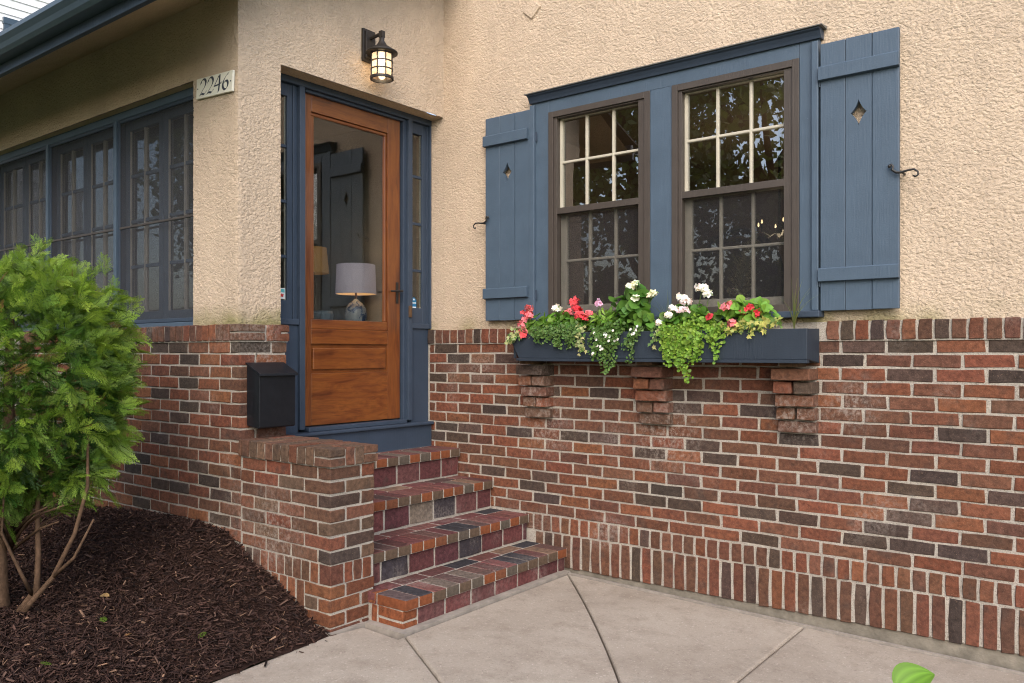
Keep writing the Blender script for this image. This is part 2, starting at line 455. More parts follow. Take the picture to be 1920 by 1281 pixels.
def strip(pts, w, dz):
    for (a, b) in zip(pts[:-1], pts[1:]):
        a = Vector(a); b = Vector(b); d = (b - a).normalized(); nn = Vector((-d.y, d.x)) * w
        q = [a, b, b + nn, a + nn]
        m.add([(p.x, p.y, sw_z(p.x, p.y) + dz) for p in q] + [(p.x, p.y, sw_z(p.x, p.y) - .05) for p in q],
              [(0, 1, 2, 3), (0, 4, 5, 1), (1, 5, 6, 2), (2, 6, 7, 3), (3, 7, 4, 0)])
strip([(1.215, -.01), (1.285, -.01)], -.05, .003)
strip([(1.238, -.06), (1.238, -1.405)], -.055, .006) if False else strip([(1.292, -1.405), (1.292, -.06)], .06, .006)
strip([(1.01, -1.447), (1.30, -1.447)], .05, .007)
strip([(1.022, -1.66), (1.022, -1.44)], .045, .005)
strip([(1.30, -.056), (4.9, -.056)], .020, .003)
m.build('grout_edge', 'grout', SIDEWALK)

# planting bed with dark bark mulch
def bed_z(x, y):
    zw = np.interp(x, [-3.2, -1.7, -1.2, -.55, -.1, .16, .40, .58, .80, .93, 1.0], [.30, .318, .324, .366, .363, .338, .225, .165, .05, -.01, -.02])
    zb = np.interp(x, [-3, -.3, .3, .7, .95, 1.08], [.15, .13, .09, .045, .010, -.016])
    d = PY - y
    k = np.exp(-(np.clip(d, 0, 9) / .34) ** 2)
    return zb + (zw - zb) * k + .018 * perlin(x / .16, y / .16 + 5) + .010 * perlin(x / .05, y / .05)
xs = np.arange(-3.4, 1.20, .03); ys = np.arange(-4.2, PY + .02, .03)
X, Y = np.meshgrid(xs, ys); xe = np.interp(Y, [-4.2, -3, -2.5, -1.67], [1.2, 1.10, 1.065, 1.0]); X = np.minimum(X, xe + .030)
Z = bed_z(X, Y)
idx = np.arange(X.size).reshape(X.shape); F = np.stack([idx[:-1, :-1], idx[:-1, 1:], idx[1:, 1:], idx[1:, :-1]], -1).reshape(-1, 4)
tag(np_mesh('planting_bed', np.stack([X, Y, Z], -1).reshape(-1, 3), F, None, 'soil', None, (-.5, -2.8, 0), True), kind='structure')
def mulch_chips(n):
    rs = np.random.RandomState(11)
    y = PY - (rs.rand(n) ** 1.0) * 2.0; x = -2.2 + rs.rand(n) * 3.3
    xe = np.interp(y, [-4.2, -3, -2.5, -1.67], [1.2, 1.10, 1.065, 1.0]) + rs.randn(n) * .006
    k = (x < xe + .010 + .03 * (rs.rand(n) < .08) * rs.rand(n) * 4) & ~((x > .9) & (y > -1.75) & (rs.rand(n) < .3)); x = x[k]; y = y[k]; n = len(x)
    big = rs.rand(n) ** 1.8
    L = .010 + .042 * big; W = .0014 + .0042 * rs.rand(n) * (0.5 + big); yaw = rs.rand(n) * 6.283; pit = rs.randn(n) * .42
    z = bed_z(x, y) + .004 + rs.rand(n) * .014
    d = np.stack([np.cos(yaw) * np.cos(pit), np.sin(yaw) * np.cos(pit), np.sin(pit)], -1)
    s = np.stack([-np.sin(yaw), np.cos(yaw), rs.randn(n) * .5], -1); s /= np.linalg.norm(s, axis=1)[:, None]
    t = np.cross(d, s); c = np.stack([x, y, z], -1)
    bend = (rs.randn(n) * .12)[:, None] * L[:, None] * t
    V = np.zeros((n, 6, 3)); A = (L / 2)[:, None] * d; w = W[:, None]
    for e, sg in ((0, -1), (1, 1)):
        tp = (.35 + .6 * rs.rand(n))[:, None]
        V[:, e * 3 + 0] = c + sg * A + s * w * tp + bend; V[:, e * 3 + 1] = c + sg * A - s * w * tp + bend; V[:, e * 3 + 2] = c + sg * A * .8 + t * w * .7
    base = np.array([[0, 1, 4, 3], [1, 2, 5, 4], [2, 0, 3, 5]])
    F = (np.arange(n)[:, None, None] * 6 + base[None]).reshape(-1, 4)
    pal = np.array([(.036, .019, .015), (.025, .014, .012), (.050, .027, .021), (.070, .042, .032), (.014, .009, .008), (.15, .09, .06)])
    ci = rs.choice(6, n, p=[.35, .27, .19, .095, .065, .03]); col = pal[ci] * (.95 + .8 * rs.rand(n))[:, None]
    return V.reshape(-1, 3), F, np.repeat(col, 6, 0)
V, F, Cc = mulch_chips(70000)
tag(np_mesh('mulch', V, F, Cc, 'mulch', None, (-.4, -2.6, 0)), 'dark brown shredded bark mulch covering the planting bed', 'mulch', kind='stuff')

# ------------------------------------------------------------------ stucco walls
# window wall
stucco_panel((SX, SY, 0), (1, 0, 0), (0, -1, 0), 3.62, ZT - .05, 3.98, holes=[(1.02 - SX, 2.77 - SX, 1.52, 2.93)], step=.0047)
stucco_panel((-.06, SY, 0), (1, 0, 0), (0, -1, 0), SX + .06, ZT - .05, ZO + .03, step=.009)
# door wall
stucco_panel((SX, PSY, 0), (0, 1, 0), (1, 0, 0), SY - PSY, ZT - .05, 4.5, holes=[(JY - PSY, 9, 0, ZO)], edges=(True, False), seed=20, step=.005)
# porch wall (seen left of the corner)
PXW = -.235       # right jamb of the porch windows
PZT = 2.895; PZB = 1.515
stucco_panel((-3.6, PSY, 0), (1, 0, 0), (0, -1, 0), SX + 3.6, ZT - .05, 3.34, holes=[(-9, PXW + 3.6, 0, PZT)], edges=(False, True), step=.0075, seed=40)
# soffits of the openings
stucco_panel((FX - .03, JY - .03, ZO), (1, 0, 0), (0, 0, -1), SX - FX + .03, 0, SY - JY + .03, vd=(0, 1, 0), amp=.5, mat='soffit_stucco', name='opening_soffit')
stucco_panel((-3.6, PSY, PZT), (1, 0, 0), (0, 0, -1), PXW + 3.6, 0, .12, vd=(0, 1, 0), amp=.4, step=.012, mat='soffit_stucco', name='opening_soffit')
MB().prism([(.90, 3.535), (.972, 3.60), (1.045, 3.535), (.972, 3.47)][::-1], 'y', SY - .014, SY + .01).build('stucco_patch', 'stucco', HOUSE, bevel=.005)
# jambs (plain faces seen only from the side)
mb = MB(); mb.box(FX - .06, SX - .004, JY - .02, JY - .002, ZT - .05, ZO); mb.build('opening_jamb', 'soffit_stucco', HOUSE)
mb = MB(); mb.box(PXW + .002, PXW + .02, PSY + .004, PSY + .14, PZB - .05, PZT); mb.build('opening_jamb', 'soffit_stucco', HOUSE)
# coved eave soffit over the porch
EY, EZ = -2.17, 3.075
sl = math.hypot(EY - PSY, 3.325 - EZ); vd = (0, (EY - PSY) / sl, (EZ - 3.325) / sl)
stucco_panel((-4.2, PSY - .002, 3.325), (1, 0, 0), (0, vd[2], -vd[1]), 4.65, 0, sl - .006, vd=vd, step=.011, amp=.55, mat='soffit_stucco', name='eave_soffit', seed=70)
mb = MB(); mb.prism([(EY - .005, EZ - .035), (EY + .025, EZ - .035), (EY + .025, EZ + .10), (EY - .005, EZ + .10)], 'x', -4.2, .45); mb.build('fascia', 'blue_dark', HOUSE, bevel=.003)
gq = [(-.006, .045), (-.006, .155), (-.012, .155), (-.012, .051), (-.070, .051), (-.088, .072), (-.100, .105), (-.122, .135), (-.122, .160), (-.108, .160), (-.108, .166), (-.128, .166), (-.128, .132), (-.106, .100), (-.094, .068), (-.074, .045)]
gp = [(EY + a, EZ + .022 + (b - .045) * .72) for a, b in gq]
mb = MB(); mb.prism(gp[::-1], 'x', -4.2, .45); mb.build('gutter', 'gutter', HOUSE)
mb = MB(); mb.prism([(EY - .09, EZ + .112), (PSY + 1.6, EZ + .92), (PSY + 1.6, EZ + .95), (EY - .09, EZ + .126)], 'x', -4.2, .45); mb.build('roof', 'roof', HOUSE)

# ------------------------------------------------------------------ bricks
_bc = {}
def brick_mesh(w, h, d, var, wob=1.0):
    w = round(w / .004) * .004; h = round(h / .002) * .002; key = (w, h, d, var, wob)
    if key in _bc: return _bc[key]
    rnd = random.Random(hash(key) & 0xffff)
    x, z = w / 2, h / 2; j = .0026 * wob; ch = .0035
    P = []
    nx = 2 if w > h * 1.4 else 1; nz = 2 if h > w * 1.4 else 1
    def J(): return rnd.uniform(-j, j)
    for k in range(nx + 1): P.append((-x + ch + (2 * x - 2 * ch) * k / (nx), -z + J()))
    P[0] = (-x + ch * .6 + J(), -z + J())
    P.append((x + J(), -z + ch + J()))
    for k in range(1, nz): P.append((x + J(), -z + 2 * z * k / nz))
    P.append((x + J(), z - ch + J()))
    for k in range(nx, 0, -1): P.append((-x + ch + (2 * x - 2 * ch) * k / nx + J(), z + J()))
    P.append((-x + ch + J(), z + J()))
    for k in range(nz - 1, 0, -1): P.append((-x + J(), -z + 2 * z * k / nz))
    n = len(P); ins = .0028
    fr = [(p[0] * (1 - ins / x), p[1] * (1 - ins / z)) for p in P]
    v = [(p[0], J() * .6, p[1]) for p in fr] + [(p[0], .0032, p[1]) for p in P] + [(p[0] * .999, d - .0032, p[1]) for p in P] + [(p[0] * (1 - ins / x), d, p[1] * (1 - ins / z)) for p in P]
    f = [tuple(range(n))]
    for r in range(3):
        for i in range(n): f.append((r * n + (i + 1) % n, r * n + i, (r + 1) * n + i, (r + 1) * n + (i + 1) % n))
    f.append(tuple(3 * n + i for i in range(n - 1, -1, -1)))
    me = bpy.data.meshes.new('brick'); me.from_pydata(v, [], f); me.update()
    _bc[key] = me; return me
RED = [(0.1231, 0.0485, 0.03), (0.1065, 0.0443, 0.0285), (0.1398, 0.0519, 0.03), (0.0957, 0.0434, 0.0292), (0.1181, 0.0527, 0.0335), (0.1331, 0.0477, 0.0279), (0.1514, 0.0596, 0.0307)]
BRN = [(0.0992, 0.0462, 0.0318), (0.0893, 0.0447, 0.0311), (0.1034, 0.0523, 0.0354), (0.0926, 0.0493, 0.0333)]
DRK = [(0.0544, 0.037, 0.0306), (0.0454, 0.0327, 0.0284), (0.0619, 0.0399, 0.032)]
def colour(rnd, dark=None, mix=(.74, .19, .07)):
    if dark is True: c = rnd.choice(DRK)
    else:
        q = rnd.random(); c = rnd.choice(RED if q < mix[0] else BRN if q < mix[0] + mix[1] else DRK)
    k = rnd.uniform(.86, 1.16); return (c[0] * k, c[1] * k * rnd.uniform(.95, 1.06), c[2] * k * rnd.uniform(.95, 1.05), 1)
RN = random.Random(5)
def brick(parent, face, a0, a1, z0, z1, plane, col, name='brick', d=.09, proud=None, wob=1.0, mat='brick'):
    """face '-y': a is x, plane is y.  face '+x': a is y, plane is x."""
    w = a1 - a0; h = z1 - z0
    if w < .012 or h < .012: return None
    me = brick_mesh(w, h, d, RN.randrange(5), wob)
    pr = RN.uniform(-.0022, .0022) if proud is None else proud
    ca = (a0 + a1) / 2; cz = (z0 + z1) / 2
    if face == '-y': loc = (ca, plane - pr, cz); rot = (RN.uniform(-.006, .006), RN.uniform(-.007, .007), RN.uniform(-.006, .006))
    else: loc = (plane + pr, ca, cz); rot = (RN.uniform(-.006, .006), RN.uniform(-.006, .006), R(90) + RN.uniform(-.006, .006))
    o = link(name, me, mat, parent, loc, rot); o.color = col; return o

# ---- window wall brickwork
DARK = [(2.13, 0.83), (1.08, 0.55), (0.97, 0.48), (1.7, 0.55), (1.91, 0.55), (1.09, 0.4), (1.8, 0.48), (2.02, 0.48), (2.44, 0.49), (2.64, 0.49), (3.17, 0.69), (3.27, 0.76), (3.61, 0.7), (3.28, 0.62), (3.17, 0.54), (2.96, 0.41), (3.16, 0.42), (3.37, 0.41), (2.44, 0.35), (2.23, 0.76), (1.8, 0.75), (2.96, 1.37), (3.18, 1.36), (3.59, 1.36), (2.87, 1.3), (3.17, 1.23), (3.59, 1.23), (3.38, 0.96), (2.69, 0.89), (2.86, 0.75), (3.31, 0.77), (3.58, 0.7), (3.29, 0.62), (3.17, 0.56), (2.69, 0.48), (3.06, 0.49), (0.24, 1.36), (0.35, 1.3), (0.75, 1.3), (0.15, 1.16), (0.67, 0.96), (0.25, 0.82), (0.45, 0.83), (0.87, 0.82), (0.18, 0.76), (0.3, 0.75), (1.07, 0.55), (0.66, 0.55), (1.19, 1.09), (1.57, 1.1), (2.02, 1.1), (2.18, 1.1), (2.07, 1.03), (2.47, 1.03), (1.29, 0.82), (1.5, 0.82), (1.81, 0.76), (2.22, 0.77)]
WX0, WX1 = .083, 3.92
BW = link('brick_wall', MB().box(-(WX1 - WX0) / 2 - .02, (WX1 - WX0) / 2 + .18, .0045, .11, -.695, ZC - .7).mesh('mortar_bed'), 'mortar', HOUSE, ((WX0 + WX1) / 2, 0, .7))
def is_dark(L, a0, a1, z0, z1): return any(a0 - .004 < p[0] < a1 + .004 and z0 - .006 < p[1] < z1 + .006 for p in L)
STEPH = [(1.27, .13), (.975, .305), (.68, .494), (.39, .683)]
def above_steps(a1, z1):
    for x, z in STEPH:
        if a1 < x - .02 and z1 < z - .02: return False
    return True
for k in range(16):
    zt = ZC - CH * k - .005; zb = zt - .0575
    ph = .131 if k % 2 == 0 else .2395
    ph += RN.uniform(-.008, .008)
    x = ph - .2123 * 3
    while x < WX1:
        x += .2123
        a0 = max(WX0, x - .2123 + .0055); a1 = min(x - .0055, WX1)
        a0 += RN.uniform(-.0015, .0015); a1 += RN.uniform(-.0015, .0015)
        if a1 - a0 < .02 or not above_steps(a1, zt): continue
        dk = is_dark(DARK, a0, a1, zb, zt)
        brick(BW, '-y', a0, a1, zb + RN.uniform(-.001, .001), zt + RN.uniform(-.001, .001), 0, colour(RN, dk, (.93, .065, .005)))
CAPMIX = (.66, .24, .10)
x = WX0 - .006
while x < WX1:
    if not (.99 < x < 2.78): brick(BW, '-y', x, x + .0585, ZC + .003, ZT, -.012, colour(RN, None, CAPMIX), 'cap_brick', .09)
    x += .0705
BW2 = MB().box(WX0, WX1 + .1, -.004, .10, ZC - .004, ZT - .003).build('ledge_mortar', 'mortar', HOUSE)
x = .93
while x < WX1:
    brick(BW, '-y', x, x + .057, .211, .306, -.002, colour(RN, None, (.80, .14, .06)), 'rowlock_brick')
    if x > .96: brick(BW, '-y', x + .012, x + .069, .001 + RN.uniform(-.003, .003), .199, .0, colour(RN, None, (.40, .45, .15)), 'soldier_brick')
    x += .0695
MB().box(1.0, 4.2, .012, .14, -.2, .004).build('foundation', 'foundation', HOUSE)

# corbels that carry the flower box
for ci, cx in enumerate((1.055, 1.8775, 2.6875)):
    CB = MB().box(cx - .088, cx + .088, -.024, .02, .93, 1.262).build('corbel', 'mortar', HOUSE)
    for k in range(5):
        zb = .928 + k * .067; pr = .040 + .0245 * k
        if k % 2 == 0: brick(CB, '-y', cx - .0985, cx + .0985, zb, zb + .058, -pr, colour(RN, (ci + k) % 4 == 0 and k == 4, (.55, .45, 0)), d=pr + .01)
        else:
            brick(CB, '-y', cx - .0985, cx - .004, zb, zb + .058, -pr, colour(RN, None, (.5, .5, 0)), d=pr + .01)
            brick(CB, '-y', cx + .006, cx + .0985, zb, zb + .058, -pr, colour(RN, ci == 2 and k == 3, (.5, .5, 0)), d=pr + .01)

# ---- porch brickwork
PD = [(-0.54, 1.36), (-0.35, 1.36), (-0.24, 1.29), (0.2, 1.29), (-0.24, 1.15), (-0.54, 1.08), (-0.23, 1.01), (-0.3, 0.95), (0.22, 0.95), (-0.54, 0.81), (-0.75, 0.68), (-0.13, 0.68), (-0.85, 0.61), (-0.03, 0.61), (-0.53, 0.54), (-0.33, 0.54), (0.07, 0.54), (-0.72, 0.41), (0.18, 0.47), (-0.47, 0.34), (0.06, 0.4)]
PX0 = -2.45
PW = link('brick_wall', MB().box(-2.0, BX - .0045 + 1.6, .0045, .11, -.8, ZC - .7).mesh('mortar_bed'), 'mortar', HOUSE, (-1.6, PY, .7))
MB().box(BX - .11, BX - .0045, PY + .1, JY - .006, .5, ZC + .002).build('return_mortar', 'mortar', HOUSE)
for k in range(16):
    zt = ZC - CH * k - .005; zb = zt - .0575
    ph = .165 if k % 2 == 0 else .0605
    ph += RN.uniform(-.006, .006); x = ph
    # corner brick, then stretchers running left
    brick(PW, '-y', x + .0055, BX, zb, zt, PY, colour(RN, k == 0, (.74, .2, .06)), d=.196 if k % 2 == 0 else .092, proud=0)
    a = x
    while a > PX0:
        a0 = a - .2090; dk = is_dark(PD, a0, a, zb, zt)
        if zt > .22: brick(PW, '-y', a0 + .0055, a - .0055, zb, zt, PY, colour(RN, dk, (.92, .075, .005)))
        a = a0
    # return face towards the door
    y0 = PY + (.196 if k % 2 == 0 else .092) + .010
    if zb > .62:
        if k % 2: brick(PW, '+x', y0, JY, zb, zt, BX, colour(RN, None, (.8, .18, .02)))
        else: brick(PW, '+x', y0, JY, zb, zt, BX, colour(RN, None, (.8, .18, .02)))
x = .168
while x > PX0:
    brick(PW, '-y', x - .0575, x, ZC + .003, ZT - .003, PY - .013, colour(RN, None, CAPMIX), 'cap_brick'); x -= .0668
for zb in (ZC + .003, ZC + .053):
    brick(PW, '-y', .178, BX + .013, zb, zb + .041, PY - .013, colour(RN, None, CAPMIX), 'cap_brick', .165, 0)
    brick(PW, '+x', JY - .115 + .012, JY + .012, zb, zb + .041, BX + .013, colour(RN, None, (1, 0, 0)), 'cap_brick', .09, 0)
for q in range(2): brick(PW, '+x', -1.483 + q * .0525, -1.483 + q * .0525 + .043, ZC + .003, ZT - .003, BX + .013, colour(RN, None, CAPMIX), 'cap_brick')
MB().box(-3.6, BX + .004, PY - .004, PY + .14, ZC - .004, ZT - .006).build('ledge_mortar', 'mortar', HOUSE)
MB().box(BX - .12, BX + .004, PY + .145, JY + .006, ZC - .0035, ZT - .0065).build('ledge_mortar', 'mortar', HOUSE)

# ---- cheek wall beside the steps
CX1 = .995; CY1 = -1.360; CZ = .779; CZT = .869
CHK = empty('cheek_wall', (.62, -1.5, 0), 'low weathered brick cheek wall with bullnose cap beside the steps', 'brick wall')
MB().box(BX + .001, CX1 - .0045, PY + .0045, CY1 - .004, -.1, CZT - .008).build('mortar_bed', 'mortar', CHK)
OLD = [(0.114, 0.0592, 0.039), (0.1064, 0.0541, 0.0369), (0.1292, 0.0578, 0.0383), (0.1178, 0.0708, 0.047), (0.1368, 0.052, 0.0336), (0.0912, 0.0578, 0.0403), (0.1444, 0.0491, 0.0302)]
def oldc(dark=False):
    if dark: return colour(RN, True)
    c = RN.choice(OLD); k = RN.uniform(.8, 1.12); return (c[0] * k, c[1] * k, c[2] * k, 1)
z = CZ; k = 0
while z - CH > .30:
    zt = z - .005; zb = zt - .0575; even = k % 2 == 0
    cb = .093 if even else .196      # length of the corner brick on the porch side
    cd = .190 if even else .092
    brick(CHK, '-y', CX1 - cb, CX1, zb, zt, PY, oldc(k in (2, 6)), d=cd, proud=0)
    a = CX1 - cb - .010
    while a > BX + .02:
        a0 = max(BX + .004, a - .1985)
        brick(CHK, '-y', a0, a, zb, zt, PY, oldc() if a > .52 else colour(RN, None, (.7, .26, .04))); a = a0 - .0105
    y0 = PY + cd + .010
    brick(CHK, '+x', y0, CY1, zb, zt, CX1, oldc(k == 5) if RN.random() < .65 else colour(RN, k == 5, (.9, .1, 0)))
    z -= CH; k += 1
brick(CHK, '-y', CX1 - .085, CX1, .206, .302, PY, colour(RN, None, (1, 0, 0)), 'rowlock_brick', .082, 0)
a = CX1 - .095
while a > BX: brick(CHK, '-y', a - .0575, a, .206, .302, PY, colour(RN, None, (.66, .22, .12)), 'rowlock_brick'); a -= .0675
a = PY + .092
while a < CY1 - .03: brick(CHK, '+x', a, a + .050, .206, .302, CX1, colour(RN, None, (.9, .1, 0)), 'rowlock_brick'); a += .059
for k in range(4):
    zt = .200 - k * CH; zb = zt - .058
    if zt < -.02: break
    cb = .196 if k % 2 == 0 else .093; cd = .092 if k % 2 == 0 else .190
    brick(CHK, '-y', CX1 - cb, CX1, zb, zt, PY, colour(RN, None, (.95, .05, 0)), d=cd, proud=0)
    if k % 2: brick(CHK, '-y', CX1 - .196, CX1 - cb - .01, zb, zt, PY, oldc())
    brick(CHK, '+x', PY + cd + .01, CY1, zb, zt, CX1, colour(RN, None, (.9, .1, 0)))
a = CX1 - .206
while a > BX: brick(CHK, '-y', a - .0575, a, -.01, .199, PY, colour(RN, None, (.5, .4, .1)), 'soldier_brick'); a -= .0685
# cap: bricks on edge, corner pieces laid flat
ov = .014
def capc(): return oldc() if RN.random() < .92 else colour(RN, None, (.9, .1, 0))
a = CX1 + ov - .128
while a > BX + .02:
    o = brick(CHK, '-y', max(BX + .003, a - .0575), a, CZ + .003, CZT + RN.uniform(-.002, .002), PY - ov, capc(), 'cap_brick', .150, 0)
    brick(CHK, '-y', max(BX + .003, a - .0575), a, CZ + .003, CZT + RN.uniform(-.002, .002), PY - ov + .160, capc(), 'cap_brick', .150, 0)
    a -= .0665
for zb, zt in ((CZ + .003, CZ + .042), (CZ + .050, CZT)):
    brick(CHK, '-y', CX1 + ov - .120, CX1 + ov, zb, zt, PY - ov, capc(), 'cap_brick', .096, 0)
    brick(CHK, '+x', CY1 + .004 - .083, CY1 + .012, zb, zt, CX1 + ov, capc(), 'cap_brick', .118, 0)
for q in range(2): brick(CHK, '+x', PY + .092 + q * .060, PY + .143 + q * .060, CZ + .003, CZT + .002, CX1 + ov, capc(), 'cap_brick', .118, 0)
MB().box(BX + .001, CX1 + ov - .008, PY - ov + .009, CY1 + .004, CZ + .0005, CZT - .009).build('cap_mortar', 'mortar', CHK)

# ------------------------------------------------------------------ steps
STEPS = empty('brick_steps', (.8, -.7, 0), 'four red brick steps leading up to the front door', 'steps')
TREAD = [(0.111, 0.0395, 0.0395), (0.1221, 0.0477, 0.0422), (0.0947, 0.034, 0.0354), (0.1273, 0.0531, 0.0477), (0.0851, 0.0354, 0.034), (0.0296, 0.0286, 0.034), (0.148, 0.0919, 0.0647), (0.0962, 0.0511, 0.0443), (0.074, 0.0422, 0.0395)]
def paver_col(kind):
    c = RN.choice(TREAD if kind == 't' else [(.085, .030, .032), (.105, .036, .036), (.075, .028, .033), (.125, .050, .045), (.035, .030, .036), (.155, .125, .10)])
    if kind == 'r' and RN.random() < .6: c = RN.choice([(.085, .030, .032), (.105, .036, .036), (.095, .040, .040)])
    k = RN.uniform(.88, 1.15); return (c[0] * k, c[1] * k, c[2] * k, 1)
FRONTS = []
for nm, c in (('paver_front_orange', (.165, .054, .024)), ('paver_front_rust', (.135, .052, .028)), ('paver_front_brown', (.088, .060, .042)), ('paver_front_grey', (.080, .065, .052))):
    FRONTS.append(simple(nm, c, .85, .35, 30, .7, 110, .15))
_pm = {}
def paver_mesh(l, w, h, var):
    """brick laid flat: l along x (front at +x), w along y, h along z; face slots: 0 top, 1 front"""
    key = (round(l, 2), round(w / .004), round(h, 3), var)
    if key in _pm: return _pm[key]
    rnd = random.Random(var + 77); bm = bmesh.new(); bmesh.ops.create_cube(bm, size=1)
    for v in bm.verts: v.co = Vector((v.co.x * l + rnd.uniform(-.001, .001), v.co.y * w + rnd.uniform(-.001, .001), v.co.z * h + rnd.uniform(-.0008, .0008)))
    bmesh.ops.bevel(bm, geom=[e for e in bm.edges if (e.verts[0].co.z > 0 or e.verts[1].co.z > 0)], offset=.0035, segments=1, affect='EDGES')
    bm.normal_update()
    for f in bm.faces: f.material_index = 0 if f.normal.z > .4 else 1
    me = bpy.data.meshes.new('paver'); bm.to_mesh(me); bm.free()
    me.materials.append(M['paver']); me.materials.append(M['paver']); _pm[key] = me; return me
def paver(x, y, z, l, w, h, name, front=None):
    o = link(name, paver_mesh(l, w, h, RN.randrange(4)), None, STEPS, (x + RN.uniform(-.0015, .0015), y, z + RN.uniform(-.0012, .0012)), (RN.uniform(-.006, .006), RN.uniform(-.006, .006), RN.uniform(-.008, .008)))
    o.color = paver_col('t')
    if front is not None:
        o.material_slots[1].link = 'OBJECT'; o.material_slots[1].material = FRONTS[front]
        if front == 3 and RN.random() < .6: o.color = (.11, .085, .07, 1)
    return o
rise = [.130, .305, .494, .683]; nose = [1.262, .968, .672, .382]
for i in range(4):
    z1 = rise[i]; z0 = (rise[i - 1] if i else -.03); x1 = nose[i]; xb = nose[i + 1] if i < 3 else FX + .02
    yl = CY1 + .006 if i else -1.405
    yr = -.010
    # mortar body
    MB().box(xb - .12, x1 - .0245, yl + (.006 if not i else -.0), yr + .004, z0 - .03, z1 - .056).build('mortar_bed', 'mortar', STEPS)
    MB().box(xb - .12, x1 - .0045, yl + .011, yr + .003, z1 - .0555, z1 - .0035).build('mortar_bed', 'mortar', STEPS)
    n = round((yr - yl) / .0985); pw = (yr - yl) / n
    prev = -1
    for q in range(n):
        fr = RN.choices([0, 1, 2, 3], [.38, .12, .27, .23])[0]
        yc = yl + pw * (q + .5)
        if i == 0 and q == 0: fr = 0
        o = paver(x1 - .1015, yc, z1 - .0265, .203, pw - .0095, .053, 'tread_brick', fr)
        if i == 0 and q == 0: o.color = (.085, .060, .060, 1)
    # back row, laid along the step
    xr0 = x1 - .203 - .011; xr1 = xb - .024
    if i == 3: xr1 = FX + .035
    wl = xr0 - xr1; yy = yl - RN.uniform(.0, .1)
    while yy < yr - .02:
        a0 = max(yl, yy + .005); a1 = min(yr, yy + .198)
        if a1 - a0 > .02: paver((xr0 + xr1) / 2, (a0 + a1) / 2, z1 - .0270, wl, a1 - a0, .053, 'tread_brick')
        yy += .206
    # riser bricks on edge
    hz0 = z0 + .012; hz1 = z1 - .053 - .006
    yy = yl - (.0 if not i else RN.uniform(.02, .14))
    if i == 0: yy = yl + .105
    while yy < yr - .02:
        a0 = max(yl, yy + .004); a1 = min(yr, yy + .196)
        if a1 - a0 > .015: 
            o = brick(STEPS, '+x', a0, a1, hz0, hz1, x1 - .020, paver_col('r'), 'riser_brick', .06, mat='paver')
        yy += .204
# left end of the bottom step
for zb, zt in ((.024, .072), (-.030, .014)):
    o = brick(STEPS, '-y', nose[0] - .02 - .175, nose[0] - .020, zb, zt, -1.402, (.18, .058, .025, 1), 'riser_brick', .098, 0)
o = brick(STEPS, '-y', nose[0] - .245, nose[0] - .206, -.02, .072, -1.402, (.17, .056, .026, 1), 'riser_brick', .09, 0)
o = brick(STEPS, '-y', nose[0] - .262, nose[0] - .213, .078, .129, -1.404, (.17, .056, .024, 1), 'riser_brick', .09, 0)

# ------------------------------------------------------------------ front door and its frame
DY0, DY1 = -1.049, -.252; DZ0, DZ1 = .886, 2.922; DX = .045
mb = MB()
mb.box(FX - .10, FX, JY - .01, SY - .002, 2.932, ZO + .01)                 # head
for a, b in ((-1.122, -1.083), (-.209, -.172)): mb.box(FX - .10, FX - .001, a, b, .87, 2.934)
mb.box(FX - .10, FX - .002, .004, SY + .028 - .03, 1.50, 2.934)
FRAME = mb.build('door_frame', 'blue_dark', HOUSE, bevel=.003)
for a, b in ((-1.083, -1.064), (-.238, -.209)):
    MB().box(DX - .03, FX - .026, a + .0005, b - .0005, DZ0 - .02, 2.931).build('door_stop', 'blue_dark', FRAME, bevel=.003)
MB().box(DX - .03, FX - .022, -1.064, -.238, 2.914, 2.9315).build('door_stop', 'blue_dark', FRAME, bevel=.003)
# sidelights: stiles, rails, muntins, panes, panel
for (y0, y1) in ((-1.40, -1.1225), (-.1715, .0035)):
    gy0, gy1 = (y0 + .05, -1.192) if y0 < -1 else (-.152, -.046)
    sl_ = MB(); sl_.box(DX - .02, DX + .014, y0, gy0, 1.50, 2.931).box(DX - .02, DX + .0145, gy1, y1, 1.50, 2.931)
    sl_.box(DX - .02, DX + .0138, gy0 - .001, gy1 + .001, 2.858, 2.9305).box(DX - .02, DX + .0138, gy0 - .001, gy1 + .001, 1.50, 1.645)
    S = sl_.build('sidelight', 'blue_dark', FRAME, bevel=.002)
    MB().box(DX + .0142, DX + .024, gy1 + .035, gy1 + .047, 1.50, 2.93).build('sidelight_bead', 'blue_dark', FRAME, bevel=.002)
    for zz in (1.905, 2.232, 2.56): MB().box(DX - .012, DX + .008, gy0, gy1, zz - .009, zz + .009).build('muntin', 'blue_dark', FRAME, bevel=.002)
    zs = [1.645, 1.905, 2.232, 2.56, 2.858]
    for a, b in zip(zs[:-1], zs[1:]):
        MB().box(DX - .004, DX - .001, gy0, gy1, a + .009, b - .009).build('pane', 'door_glass', FRAME)
    MB().box(DX - .010, DX - .004, gy1 - .008, gy1 + .001, 1.646, 2.857).build('putty_line', 'cream', FRAME)
    MB().box(DX - .02, FX - .020, y0, y1 - .0005, .80, 1.499).build('lower_panel', 'blue_dark', FRAME, bevel=.003)
    MB().box(DX - .02, FX - .006, y0 + .001, y1 - .001, 1.4995, 1.535).build('panel_rail', 'blue_dark', FRAME, bevel=.004)
